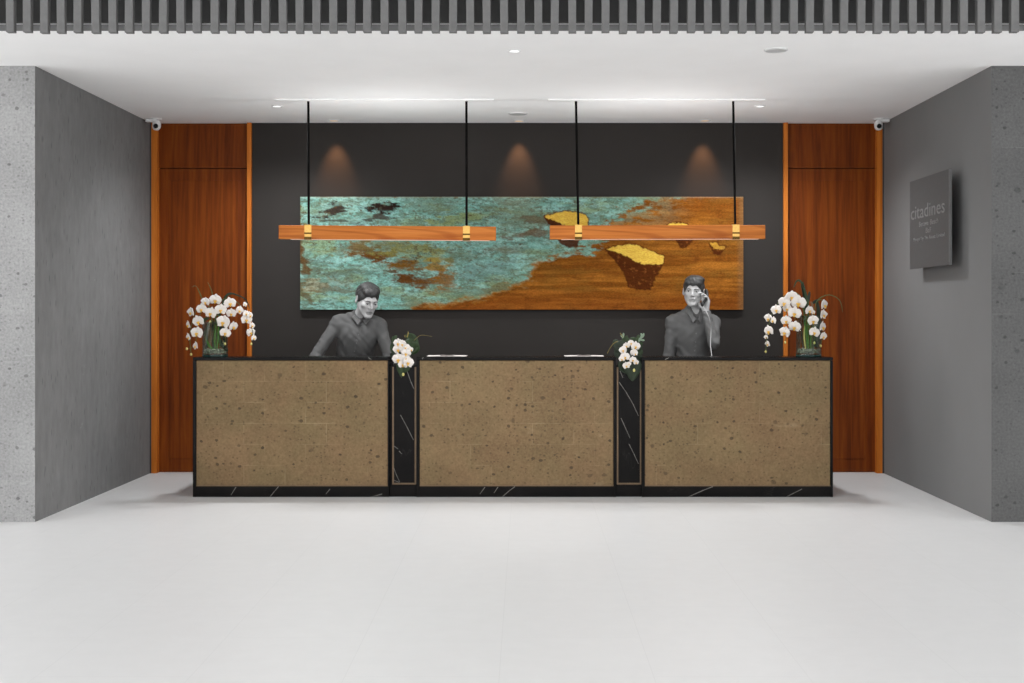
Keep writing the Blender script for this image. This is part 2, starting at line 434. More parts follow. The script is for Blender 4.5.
def pier(px0, px1, label, veins):
    ys = YD+.030
    x0, x1 = px_x(389.3 if px0 < 500 else 616.1), px_x(416.3 if px0 < 500 else 641.4)
    root = thing('marble_pier', ((x0+x1)/2, ys+.1, 0), label, 'pier', 'low black marble piers between the desks')
    zt = px_z(365.5, ys); zb = px_z(484.5, ys)
    bm = bmesh.new(); box(bm, x0+.001, x1-.001, ys+.012, ys+.26, 0, zt, bevel=.0015)
    obj('marble_block', bm, M['marble'], root)
    fr = bmesh.new()
    t_ = .012; a, b = px_x(px0, ys), px_x(px1, ys); z1 = px_z(367, ys)
    box(fr, a, a+t_, ys, ys+.02, zb, z1); box(fr, b-t_, b, ys, ys+.02, zb, z1)
    box(fr, a+t_, b-t_, ys, ys+.02, zb, zb+t_)
    obj('bronze_frame', fr, M['bronze'], root)
    pn = bmesh.new(); box(pn, a+t_, b-t_, ys+.004, ys+.0125, zb+t_, z1)
    for vv in veins: vein(pn, vv, .0045, ys+.003)
    obj('inset_panel', pn, [M['marble'], M['vein']], root)
    pl = bmesh.new(); box(pl, x0+.001, x1-.001, ys-.012, ys+.0125, 0, zb-.006, bevel=.001)
    obj('plinth', pl, M['marble'], root)
    return zt, (x0+x1)/2
zp, xp1 = pier(392.3, 416.2, 'low black marble pier just right of the leaning person',
    [[(400.5,415),(407,427),(413.5,440)], [(394,446),(398,449)], [(399,451),(402,454)], [(393.8,468),(396,474),(399.6,482)], [(393.5,480),(399.5,482.5)], [(407,371),(411,382),(414,389)]])
zp, xp2 = pier(616.8, 641.5, 'low black marble pier beside the desk of the person on the phone',
    [[(619,382),(626,392),(633,404),(638.5,416)], [(621,418),(630,438)], [(629,444),(634,454),(638.5,464)], [(620,371),(623,378)]])

# ---------------------------------------------------------------- open brochures
def brochure(pxc, py, label):
    Y = 10.04; c = P(pxc, py, Y); c.z = ZT+.001
    root = thing('open_brochure', c, label, 'brochure', 'open brochures on the middle desk')
    hw = .150
    def leafs(name, s, mat, z0, inner, outer):
        bm = bmesh.new(); N = 14; top = []; bot = []
        for i in range(N+1):
            u = inner+(outer-inner)*i/N
            z = z0-.002+.005*math.sin(PI*min(1, (u/hw)*1.15))*.6+.003*(u/hw)**3
            for lst, dz in ((top, .003), (bot, 0)):
                lst.append([bm.verts.new((s*u, -.10, z+dz)), bm.verts.new((s*u, .10, z+dz))])
        for lst in (top, bot):
            for a, b in zip(lst, lst[1:]): bm.faces.new((a[0], b[0], b[1], a[1]))
        for e in (0, 1):
            for i in range(N): bm.faces.new((top[i][e], top[i+1][e], bot[i+1][e], bot[i][e]))
        for i in (0, N): bm.faces.new((top[i][0], top[i][1], bot[i][1], bot[i][0]))
        obj(name, bm, mat, root, loc=c)
    for s in (-1, 1):
        leafs('page', s, M['paper'], .004, .0, hw)
        leafs('printed_sheet', s, M['print'], .0072, .0, .05)
    obj('cover', bx(-hw, hw, -.102, .102, 0, .0035), M['cover'], root, loc=c)
    return root
brochure(447.3, 356.3, 'open white brochure near the right side of the left pier flowers')
brochure(583.8, 356.3, 'open white brochure near the left side of the right pier flowers')

# ---------------------------------------------------------------- painting
def hash2(ix, iy, s):
    h = (ix.astype(np.int64)*374761393+iy.astype(np.int64)*668265263+s*1274126177) & 0x7fffffff
    h = (h ^ (h >> 13))*1274126177 & 0x7fffffff
    return ((h ^ (h >> 16)) & 0xffff)/65535.0
def vn(x, y, s):
    ix = np.floor(x); iy = np.floor(y); fx = x-ix; fy = y-iy
    fx = fx*fx*(3-2*fx); fy = fy*fy*(3-2*fy)
    a = hash2(ix, iy, s); b = hash2(ix+1, iy, s); c = hash2(ix, iy+1, s); d = hash2(ix+1, iy+1, s)
    return (a*(1-fx)+b*fx)*(1-fy)+(c*(1-fx)+d*fx)*fy
def fbm(x, y, s, o=5, r=.55):
    t_ = 0; a = 1; n_ = 0
    for i in range(o): t_ = t_+a*vn(x, y, s+i*17); n_ += a; a *= r; x = x*2.03+7.1; y = y*2.03+3.7
    return t_/n_
def sdpoly(px, py, poly):
    d = np.full(px.shape, 1e9); ins = np.zeros(px.shape, bool); n_ = len(poly)
    for i in range(n_):
        ax, ay = poly[i]; bx_, by = poly[(i+1) % n_]
        ex, ey = bx_-ax, by-ay; wx, wy = px-ax, py-ay
        t_ = np.clip((wx*ex+wy*ey)/(ex*ex+ey*ey), 0, 1)
        d = np.minimum(d, np.hypot(wx-t_*ex, wy-t_*ey))
        c = ((ay > py) != (by > py)) & (px < ex*(py-ay)/(ey if ey else 1e-9)+ax); ins ^= c
    return np.where(ins, -d, d)
def sst(a, b, x):
    t_ = np.clip((x-a)/(b-a), 0, 1); return t_*t_*(3-2*t_)
NXp, NYp = 620, 156
YP = 11.355
uu, vv_ = np.meshgrid(np.linspace(0, 1, NXp), np.linspace(0, 1, NYp), indexing='ij')
X = 300.5+uu*442.5; Yp = 197.2+vv_*112.0      # picture plane measured in the photograph's pixels
def L3(c): return np.array(lin(c)[:3])
def over(img, m, c): return img*(1-m[..., None])+np.asarray(c)*m[..., None]
wx = X+(fbm(X/22, Yp/12, 5)-.5)*26; wy = Yp+(fbm(X/22, Yp/9, 9)-.5)*14
st1 = fbm(X/26, Yp/5.0, 21, 6, .62); st2 = fbm(X/9, Yp/3.2, 33, 5, .65); st3 = fbm(X/60, Yp/14, 41, 4); st4 = fbm(X/5, Yp/2.6, 55, 4, .7)
tq = np.zeros(X.shape+(3,))+L3((114,162,152))
tq = over(tq, sst(.42, .66, st1), L3((138,186,178)))
tq = over(tq, sst(.56, .74, st3)*.8, L3((126,144,106)))
tq = over(tq, sst(.54, .38, st2)*.75, L3((88,112,98)))
tq = over(tq, sst(.50, .64, fbm(X/18, Yp/4.5, 63, 6, .7))*.45, L3((104,112,88)))
tq = over(tq, sst(.52, .66, fbm(X/7, Yp/3, 67, 5, .7))*.45, L3((146,190,184)))
def blob(cx, cy, rx, ry, c, k=1.0, lo=.15, hi=.75):
    global tq
    d = 1-np.hypot((wx-cx)/rx, (wy-cy)/ry)
    m = sst(lo, hi, np.clip(d, -1, 1)*.8+(st2-.5)*2.0+(st1-.5)*1.1+.27)*(d > -.7)
    tq = over(tq, np.clip(m*k, 0, 1), L3(c))
R7 = lambda x, y: (290+x/4.267, 190+y/4.267)
for (x, y, rx, ry, c, k) in [
    (620,65,110,30,(86,96,72),.6), (700,130,130,26,(122,132,78),.7), (800,120,90,26,(120,132,84),.6), (180,90,50,22,(52,46,40),1), (390,82,46,14,(40,30,26),1.2), (430,78,22,12,(34,24,20),1.2),
    (370,118,60,10,(60,50,42),.9), (190,136,90,12,(62,64,54),.9), (290,245,80,34,(106,78,34),.9), (150,240,60,40,(114,128,84),.6),
    (370,278,75,22,(86,52,20),1.1), (440,240,120,26,(98,88,50),.7), (540,262,110,40,(118,116,62),.7), (530,318,110,22,(104,72,30),1.0), (490,372,76,24,(82,50,22),1.1), (560,390,60,18,(90,58,26),.9),
    (640,330,50,26,(138,100,36),.9), (660,395,60,36,(116,78,28),.9), (620,290,60,36,(128,124,66),.6), (900,420,70,24,(96,84,52),.8), (830,350,80,40,(90,110,104),.6), (730,280,60,22,(96,104,80),.6),
    (260,350,110,24,(78,92,80),.7), (110,330,46,30,(76,84,74),.7), (95,400,50,24,(146,130,96),.7), (200,425,80,10,(88,72,50),.7), (330,440,90,16,(92,96,76),.5), (200,395,60,14,(104,100,80),.5),
    (52,150,10,130,(96,74,34),.9), (56,300,16,110,(84,60,32),.9), (60,450,16,60,(90,82,56),.8), (560,480,120,12,(96,86,52),.6), (770,430,90,14,(96,104,84),.5),
    (960,110,90,60,(96,112,96),.6), (1010,190,110,14,(96,72,50),.8), (1000,60,80,14,(92,100,84),.6), (1060,130,60,24,(90,74,56),.7), (920,250,90,14,(104,96,76),.5)]:
    a, b = R7(x, y); blob(a, b, rx/4.267*1.25, ry/4.267*1.25, c, k)
sp = sst(.64, .74, st4)*sst(.45, .6, fbm(X/30, Yp/14, 77)); tq = over(tq, sp*.8, L3((78,58,36)))
sp = sst(.60, .70, fbm(X/3.2, Yp/2.0, 83, 3, .7)); tq = over(tq, sp*.55, L3((84,80,58)))
br_ = np.zeros(X.shape+(3,))+L3((122,74,24))
s1 = fbm(X/60, Yp/4.0, 91, 6, .6); s2 = fbm(X/34, Yp/9, 101, 5, .6)
br_ = over(br_, sst(.45, .70, s1), L3((152,96,34)))
br_ = over(br_, sst(.52, .34, s1)*.42, L3((104,54,14)))
br_ = over(br_, sst(.5, .68, fbm(X/8, Yp/5, 97, 5, .65))*.4, L3((108,62,22)))
br_ = over(br_, sst(.50, .70, s2)*.4, L3((112,80,32)))
br_ = over(br_, sst(285, 306, Yp+(s1-.5)*20)*.5, L3((120,60,20)))
br_ = over(br_, sst(.62, .76, fbm(X/12, Yp/6, 131, 5, .65))*.55, L3((96,50,16)))
br_ = over(br_, sst(735, 742, X)*.6, L3((122,92,60)))
bp = [(760,180),(668,193),(640,206),(622,211),(612,224),(600,243),(574,254),(548,258),(532,264),(527,280),(512,284),(489,297),(455,303),(416,307),(405,330),(760,330)]
d = sdpoly(X+(fbm(X/12, Yp/6, 151)-.5)*26, Yp+(fbm(X/12, Yp/6, 161)-.5)*15, bp)
dd = d+(st2-.5)*26*sst(520, 590, X)+(st2-.5)*8+(st4-.5)*8
mb = sst(3.5, -3.5, dd)
# grey green fade of the patina over the upper brown part
up = sst(240, 200, Yp)*sst(700, 620, X)*sst(.34, .56, st2)*.9
br_ = over(br_, np.clip(up+sst(204, 198, Yp)*sst(.5, .66, st4)*sst(735, 600, X)*.8, 0, 1), L3((128,140,112)))
rim = np.exp(-(dd/3.2)**2)*sst(590, 540, X)
tq = over(tq, sst(18, 2, dd)*.35, L3((112,124,86)))
img = tq*(1-mb[..., None])+br_*mb[..., None]
img = over(img, rim*.55, L3((150,98,26)))
img = over(img, sst(.56, .7, fbm(X/14, Yp/5, 171))*sst(6, 1, np.abs(dd+3))*.6*sst(600, 540, X), L3((84,48,18)))
R8 = lambda q: [(510+x/3.94, 190+y/3.94) for x, y in q]
jx = X+(fbm(X/2.5, Yp/2.0, 181, 3)-.5)*3.2; jy = Yp+(fbm(X/2.5, Yp/2.0, 191, 3)-.5)*2.6
gold = np.zeros(X.shape)
for top, und in [
    ([(140,105),(170,95),(215,83),(262,90),(295,97),(305,115),(302,150),(240,150),(205,135),(175,120),(150,115)], [(136,102),(180,124),(205,142),(300,150),(270,200),(262,222),(228,224),(196,206),(180,150),(150,130)]),
    ([(380,232),(410,223),(450,218),(500,216),(520,228),(560,243),(603,262),(600,290),(560,294),(520,290),(485,276),(460,260),(420,245)], [(380,236),(430,250),(470,272),(510,292),(600,294),(572,340),(552,388),(500,388),(468,382),(458,345),(432,296),(400,262)]),
    ([(620,137),(660,130),(697,137),(700,165),(640,165)], [(636,160),(706,160),(716,200),(692,226),(672,226),(655,198)]),
    ([(785,208),(815,204),(825,222),(847,222),(838,234),(805,232)], [(785,212),(800,232),(842,232),(825,254),(806,250)])]:
    du = sdpoly(jx, jy, R8(und)); dt = sdpoly(jx, jy, R8(top))
    img = over(img, sst(1.6, .2, du)*.95, L3((70,32,10)))
    img = over(img, sst(.0, -1.5, du)*sst(.60, .74, fbm(X/3, Yp/2.2, 201, 4))*.6, L3((130,78,36)))
    mg = sst(.5, -.4, dt); gold = np.maximum(gold, mg)
    img = over(img, sst(1.8, .8, dt)*.8, L3((84,42,12)))
    img = over(img, mg, L3((214,176,74) if top[0][0] != 785 else (150,112,44)))
    img = over(img, mg*sst(.5, .72, fbm(X/6, Yp/4, 211))*.5, L3((196,150,52)))
img = over(img, (vv_ < .012)*1.0*.4, L3((150,136,112)))
x0p, x1p = (300.3-CX)*YP/FPX, (743.3-CX)*YP/FPX; z1p, z0p = px_z(196.8, YP), px_z(309.6, YP)
ptg = thing('wall_painting', ((x0p+x1p)/2, YP+.02, z0p), 'wide unframed abstract painting, turquoise patina and rust brown with gold patches', 'painting')
Xw = x0p+uu*(x1p-x0p); Zw = z1p+vv_*(z0p-z1p); Yw = YP-.0025*st2
vt = np.stack([Xw, Yw, Zw], -1).reshape(-1, 3)
I = np.arange(NXp*NYp).reshape(NXp, NYp)
fc = np.stack([I[:-1, :-1], I[:-1, 1:], I[1:, 1:], I[1:, :-1]], -1).reshape(-1, 4)
def np_mesh(name, vt, fc):
    me = bpy.data.meshes.new(name)
    me.vertices.add(len(vt)); me.vertices.foreach_set('co', np.asarray(vt, np.float32).ravel())
    me.loops.add(fc.size); me.loops.foreach_set('vertex_index', fc.astype(np.int32).ravel())
    me.polygons.add(len(fc)); me.polygons.foreach_set('loop_start', np.arange(0, fc.size, 4, dtype=np.int32))
    me.update(calc_edges=True); me.validate(); return me
me = np_mesh('painted_face', vt, fc)
ca = me.color_attributes.new('pigment', 'FLOAT_COLOR', 'POINT')
rgba = np.ones((len(vt), 4), np.float32); rgba[:, :3] = np.clip(img, 0, 1).reshape(-1, 3)
ca.data.foreach_set('color', rgba.ravel())
link_mesh('painted_face', me, M['paint'], ptg, smooth=True)
M['canvas'] = simple('brown_canvas_edge', (92,68,36), .8, var=.3)
obj('stretcher', bx(x0p, x1p, YP+.001, YP+.045, z0p, z1p, bevel=.001), M['canvas'], ptg)

# ---------------------------------------------------------------- pendant lamps
UPL = []; DNL = []
def pendant(pa, pb, za, zb, clips, cords, can, label):
    Y = 10.17; a, b = P(pa, za, Y), P(pb, zb, Y); h = .107; dpt = .075
    root = thing('linear_pendant_lamp', ((a.x+b.x)/2, Y, (a.z+b.z)/2), label, 'pendant lamp', 'long timber pendant lamps over the desks')
    L = (b-a).length; ang = math.atan2(a.z-b.z, b.x-a.x)
    bm = bmesh.new(); box(bm, -L/2, L/2, -dpt/2, dpt/2, -h/2, h/2, bevel=.004)
    o = obj('timber_beam', bm, M['beam'], root, loc=root.location); o.rotation_euler = (0, ang, 0)
    bm = bmesh.new(); box(bm, -L/2+.09, L/2-.05, -dpt/2+.008, dpt/2-.008, -h/2-.003, -h/2+.004)
    d_ = obj('diffuser', bm, M['led'], root, loc=root.location); d_.rotation_euler = (0, ang, 0)
    bm = bmesh.new(); box(bm, -L/2+.09, L/2-.09, -.02, .02, h/2-.004, h/2+.0005)
    u_ = obj('added_uplight_strip', bm, M['lamp_w'], root, loc=root.location); u_.rotation_euler = (0, ang, 0)  # glowing strip added out of sight on the beam top to brighten the ceiling
    DNL.append(Vector((root.location.x, Y, root.location.z-h/2-.02)))
    UPL.append(Vector((root.location.x, Y, root.location.z+h/2+.01)))
    for c, kx in zip(clips, cords):
        x = px_x(c, Y); zc = a.z+(b.z-a.z)*(x-a.x)/(b.x-a.x)
        bm = bmesh.new(); e = .004; w = .027
        box(bm, x-w, x+w, Y-dpt/2-e, Y-dpt/2, zc-h/2-e, zc+h/2+e); box(bm, x-w, x+w, Y+dpt/2, Y+dpt/2+e, zc-h/2-e, zc+h/2+e)
        box(bm, x-w, x+w, Y-dpt/2, Y+dpt/2, zc+h/2, zc+h/2+e)
        cl = obj('brass_clip', bm, M['brass'], root)
        bm = bmesh.new(); box(bm, x-w-.001, x+w+.001, Y-dpt/2-e-.003, Y-dpt/2-e+.001, zc-.014, zc-.002, bevel=.001)
        box(bm, x-w-.001, x+w+.001, Y-dpt/2-e-.003, Y-dpt/2-e+.001, zc-h/2-e, zc-h/2+.018, bevel=.001)
        k_ = obj('clip_bar', bm, M['brass_dark'], cl); k_.location = (0,0,0)
        bm = bmesh.new(); cyl(bm, ((x+(x+.004))/2, Y, zc+h/2+.012), .007, .022, 12)
        ct = obj('cord_grip', bm, M['brass_dark'], root)
        bm = bmesh.new(); tube(bm, [Vector((px_x(kx, Y), Y, ZC-.01)), Vector((x, Y, zc+h/2+.012))], .0095, .0095, 10)
        obj('suspension_cord', bm, M['black'], root, smooth=True)
    obj('ceiling_canopy', bx(px_x(can[0], Y), px_x(can[1], Y), Y-.06, Y+.06, ZC-.010, ZC, bevel=.002), M['ceiling'], root)
    return root
pendant(279.5, 496, 232.3, 233.8, (308.8, 466.6), (308.3, 466.4), (276, 494), 'long timber pendant lamp at left, hanging above the leaning person')
pendant(549.8, 764.5, 232.6, 232.2, (578.3, 735.2), (576.0, 733.2), (548, 764), 'long timber pendant lamp at right, crossing the gold patch of the painting')

# ---------------------------------------------------------------- ceiling fittings
def ceil_pt(px, py):
    Y = (ZC-EYE)*FPX/(CY-py); return (px-CX)*Y/FPX, Y
def downlight(px, py, rpx, label, kind, grp=None):
    x, y = ceil_pt(px, py); r = rpx*y/FPX
    if kind == 'speaker':
        root = thing('ceiling_speaker', (x, y, ZC), label, 'ceiling speaker')
        bm = bmesh.new(); lathe(bm, [(r, 0), (r, -.006), (r*.9, -.012), (r*.86, -.008), (r*.86, 0)], (x, y, ZC)); obj('trim_ring', bm, M['white'], root, smooth=True)
        bm = bmesh.new(); cyl(bm, (x, y, ZC-.005), r*.86, .008); obj('grille', bm, M['speaker'], root)
    else:
        root = thing('downlight', (x, y, ZC), label, 'downlight', grp)
        bm = bmesh.new(); lathe(bm, [(r, 0), (r, -.004), (r*.85, -.008), (r*.78, -.003), (r*.78, 0)], (x, y, ZC)); obj('trim_ring', bm, M['white'], root, smooth=True)
        bm = bmesh.new(); cyl(bm, (x, y, ZC-.0015), r*.78, .003); obj('lamp_lens', bm, M['lamp_w'] if kind == 'w' else M['lamp_warm'], root)
    return x, y
dls = [downlight(277, 106, 5.5, 'small lit downlight above the left end of the left pendant lamp', 'w'),
       downlight(760, 106, 5.5, 'small lit downlight above the right end of the right pendant lamp', 'w'),
       downlight(514.5, 50.5, 6.5, 'lit downlight near the slatted bulkhead, alone at mid ceiling', 'w')]
downlight(776, 49.5, 12, 'large round grey ceiling speaker near the slats at right', 'speaker')
downlight(518, 113.3, 9.5, 'smaller round grey ceiling speaker above the middle of the painting', 'speaker')
ww = [downlight(334, 120.3, 6, 'faint wall washing downlight over the left part of the painting', 'v', 'wall washing downlights by the back wall'),
      downlight(519, 120.6, 6, 'faint wall washing downlight over the middle of the painting', 'v', 'wall washing downlights by the back wall'),
      downlight(705, 120.3, 6, 'faint wall washing downlight over the right part of the painting', 'v', 'wall washing downlights by the back wall')]
def cctv(px, side, label):
    x, y, z = P(px, 122.5, 11.15); z = 3.005
    root = thing('security_camera', (x, y, ZC), label, 'security camera')
    bm = bmesh.new(); cyl(bm, (x, y, ZC-.006), .045, .012); cyl(bm, (x, y+.01, ZC-.025), .02, .03); obj('mount', bm, M['white'], root)
    bm = bmesh.new(); box(bm, *(sorted((x, x+side*.09))), y-.02, y+.045, ZC-.03, ZC-.003, bevel=.004); obj('junction_box', bm, M['white'], root)
    bm = bmesh.new(); lathe(bm, [(0, -.036), (.022, -.032), (.034, -.016), (.037, .0), (.036, .03), (.033, .04)], (0,0,0)); 
    lathe(bm, [(.033,.04), (0, .045)], (0,0,0))
    hd = obj('housing', bm, M['white'], root, loc=(x, y, z), smooth=True); hd.rotation_euler = (-.15, 0, side*.3)
    bm = bmesh.new(); cyl(bm, (x-side*.004, y-.033, z-.004), .020, .012, 20, 'Y'); obj('camera_lens', bm, M['lens'], root)
cctv(156.4, -1, 'small white security camera in the ceiling corner above the left timber door')
cctv(878.6, 1, 'small white security camera in the ceiling corner above the right timber door')

# ---------------------------------------------------------------- wall sign
XS = XR-.10
sy0, sy1, sz0, sz1 = 9.31, 10.27, 1.750, 2.440
sg = thing('wall_sign', (XR, (sy0+sy1)/2, sz0), 'dark grey lettered sign plate standing off the smooth right side wall', 'sign')
obj('plate', bx(XS, XS+.014, sy0, sy1, sz0, sz1, bevel=.001), M['sign'], sg)
obj('light_edge', bx(XS-.003, XS+.016, sy0-.004, sy0+.010, sz0, sz1), M['signedge'], sg)
for yy in (sy0+.35, sy1-.15):
    for zz in (sz0+.1, sz1-.1):
        bm = bmesh.new(); cyl(bm, (XS+.057, yy, zz), .010, .086, 14, 'X'); obj('standoff', bm, M['sign'], sg)
def text(s, size, yc, zc, stretch, name='lettering', ext=.003):
    cu = bpy.data.curves.new('t', 'FONT'); cu.body = s; cu.size = size; cu.align_x = 'CENTER'; cu.extrude = ext/2; cu.resolution_u = 3
    to = bpy.data.objects.new('t', cu); COL.objects.link(to); bpy.context.view_layer.update()
    me = bpy.data.meshes.new_from_object(to.evaluated_get(bpy.context.evaluated_depsgraph_get()))
    bpy.data.objects.remove(to)
    # reading direction runs towards the viewer (-Y), face looks to -X
    xs = [v.co.x for v in me.vertices]; w = max(xs)-min(xs); k = stretch/w
    for v in me.vertices:
        a, b, c = v.co; v.co = (XS-.0018-c, yc-a*k, zc+b)
    me.name = name
    return link_mesh(name, me, M['letter'], sg)
ysign = (sy0+sy1)/2
text('citadines', .150, ysign+.03, 2.135, .82)
def words(line, size, z, total):
    n_ = len(line); k = total/n_; at_ = 0
    for w_ in line.split(' '):
        text(w_, size, ysign+total/2-k*(at_+len(w_)/2), z, k*len(w_)*.97); at_ += len(w_)+1
words('Berawa Beach', .056, 2.068, .47)
words('Bali', .056, 2.012, .13)
words('Managed by The Ascott Limited', .040, 1.962, .76)

# ---------------------------------------------------------------- flowers
def petal(bm, ang, L, W, y0, cup, off=0.0, nl=8, nw=6, tip=.5):
    ca, sa = math.cos(ang), math.sin(ang); G = []
    for i in range(nl+1):
        s = i/nl; w = W*(math.sin(PI*min(1, (s*.93+.05)))**tip)
        if i == nl: w *= .35
        row = []
        for j in range(nw+1):
            t_ = -1+2*j/nw; l = off+L*s*(1-.06*t_*t_); x = l*ca-w*t_*sa; z = l*sa+w*t_*ca
            y = y0-cup*L*(s**2)*.5+cup*L*.35*t_*t_+.02*L*math.sin(6*t_+3*s)
            row.append(bm.verts.new((x, y, z)))
        G.append(row)
    for i in range(nl):
        for j in range(nw): bm.faces.new((G[i][j], G[i+1][j], G[i+1][j+1], G[i][j+1]))
def make_bloom_meshes(cup, seed):
    random.seed(seed); bm = bmesh.new()
    for a in (90, 218, 322): petal(bm, math.radians(a+random.uniform(-5, 5)), .95, .30, .05, cup*.5)
    for a in (8, 172): petal(bm, math.radians(a+random.uniform(-6, 6)), 1.0, .62, -.03, cup, nl=9, nw=8, tip=.6)
    for v in bm.verts: v.co *= .05
    me = bpy.data.meshes.new('blossom'); bm.to_mesh(me); bm.free(); me.materials.append(M['petal'])
    for p in me.polygons: p.use_smooth = True
    bm = bmesh.new(); ell(bm, (0, -.012, -.010), (.0095, .010, .0095), 10, 8); ell(bm, (0, -.012, -.020), (.006, .006, .008), 8, 6)
    ell(bm, (-.009, -.010, -.006), (.004, .005, .006), 8, 6); ell(bm, (.009, -.010, -.006), (.004, .005, .006), 8, 6)
    ml = bpy.data.meshes.new('lip'); bm.to_mesh(ml); bm.free(); ml.materials.append(M['lip'])
    for p in ml.polygons: p.use_smooth = True
    return me, ml
BM = [make_bloom_meshes(.25, 3), make_bloom_meshes(.5, 8), make_bloom_meshes(.1, 15)]
def bloom(parent, c, size, yaw, pitch, roll, k, narrow=1.0):
    me, ml = BM[k % 3]
    o = bpy.data.objects.new('blossom', me); COL.objects.link(o); o.parent = parent
    o.location = Vector(c)-parent.location; o.rotation_euler = (pitch, roll, yaw); o.scale = (size*narrow, size, size)
    sm = o.modifiers.new('thickness', 'SOLIDIFY'); sm.thickness = .0014; sm.offset = 0
    l = bpy.data.objects.new('lip', ml); COL.objects.link(l); l.parent = o
    return o
def bud(parent, c, r=.008):
    bm = bmesh.new(); ell(bm, c, (r, r, r*1.3), 10, 8); obj('bud', bm, M['bud'], parent, smooth=True)
def ribbon_leaf(parent, pts, w, mat, name='leaf', fold=.25, side=Vector((1,0,0)), pw=.6, shp=1.0):
    """tapering blade with a folded midrib along pts"""
    bm = bmesh.new(); c = catmull(pts, 6); N = len(c)-1; rows = []
    for i, p in enumerate(c):
        d = (c[min(i+1, N)]-c[max(i-1, 0)]).normalized()
        s = d.cross(Vector((0,1,0))); s = s.normalized() if s.length > .2 else side
        t_ = i/N; ww_ = w*max(.03, math.sin(PI*min(1, .06+(t_**shp)*.93))**pw)
        n_ = s.cross(d)
        rows.append([bm.verts.new(p-s*ww_-n_*ww_*fold), bm.verts.new(p-s*ww_*.5-n_*ww_*fold*.35), bm.verts.new(p), bm.verts.new(p+s*ww_*.5-n_*ww_*fold*.35), bm.verts.new(p+s*ww_-n_*ww_*fold)])
    for a, b in zip(rows, rows[1:]):
        for j in range(4): bm.faces.new((a[j], b[j], b[j+1], a[j+1]))
    o = obj(name, bm, mat, parent, smooth=True)
    m = o.modifiers.new('thickness', 'SOLIDIFY'); m.thickness = .0015; m.offset = 0
    return o
def stem(parent, pts, r0, r1, mat, name='stem'):
    bm = bmesh.new(); tube(bm, catmull(pts, 7), r0, r1, 7); return obj(name, bm, mat, parent, smooth=True)

def vase(pxc, pyb, Y, r, h, label):
    c = P(pxc, pyb, Y); c.z = ZT+.0005
    root = thing('glass_vase', c, label, 'vase', 'clear glass cylinder vases')
    bm = bmesh.new(); lathe(bm, [(r, .012), (r, h), (r-.004, h), (r-.004, .016)], c, 40); obj('glass_wall', bm, M['glass'], root, smooth=True)
    bm = bmesh.new(); lathe(bm, [(0, 0), (r-.002, 0), (r, .003), (r, .016), (0, .018)], c, 40); obj('glass_foot', bm, M['glassfoot'], root, smooth=True)
    bm = bmesh.new(); rnd = random.Random(int(pxc))
    for k in range(330):
        a = rnd.uniform(0, 2*PI); q = (r-.016)*math.sqrt(rnd.random()); s = rnd.uniform(.006, .010)
        ell(bm, (c.x+q*math.cos(a), c.y+q*math.sin(a), c.z+.027+rnd.uniform(0, .030)), (s, s*rnd.uniform(.8, 1.1), s*.7), 7, 5)
    pb = obj('pebbles', bm, M['pebble'], root, smooth=True); pb['kind'] = 'stuff'
    return c
def arrangement(c, r, off, zs, blooms, buds, stems, blades, label, seed, Y0):
    rnd = random.Random(seed)
    root = thing('orchid_arrangement', Vector((c.x, c.y, c.z+.058)), label, 'orchids', 'tall white orchids in glass vases')
    px = lambda x, y: (off[0]+x/zs, off[1]+y/zs)
    for i, (x, y, rr) in enumerate(blooms):
        a, b = px(x, y)
        dx = (a-(CX+c.x*FPX/Y0))*Y0/FPX
        dy = -.115-.02*rnd.random()+abs(dx)*.28+rnd.uniform(-.02, .02)
        side = 1 if rr >= 36 else .62
        s = rr/zs*Y0/FPX/.05*1.06/(side**.45)
        yaw = max(-1.0, min(1.0, dx*2.6))*.55+(0.9 if dx > 0 else -.9)*(1-side)*1.6+rnd.uniform(-.15, .15)
        bloom(root, P(a, b, Y0+dy), s, yaw, rnd.uniform(-.05, .3), rnd.uniform(-.25, .25), i, .95)
    for (x, y) in buds:
        a, b = px(x, y); bud(root, P(a, b, Y0-.05), .0085)
    for st_ in stems:
        pts = []
        for i, (x, y) in enumerate(st_):
            a, b = px(x, y); dy = 0 if i < 2 else -.035
            pts.append(P(a, b, Y0+dy))
        stem(root, pts, .0042, .0022, M['stem'])
    for bl, w, mat, dy in blades:
        ribbon_leaf(root, [P(*px(x, y), Y0+dy) for x, y in bl], w, mat, fold=.35)
    return root
YV = 10.07
cL = vase(215.2, 358, YV, .098, .27, 'clear glass cylinder vase of orchid stems on the left desk')
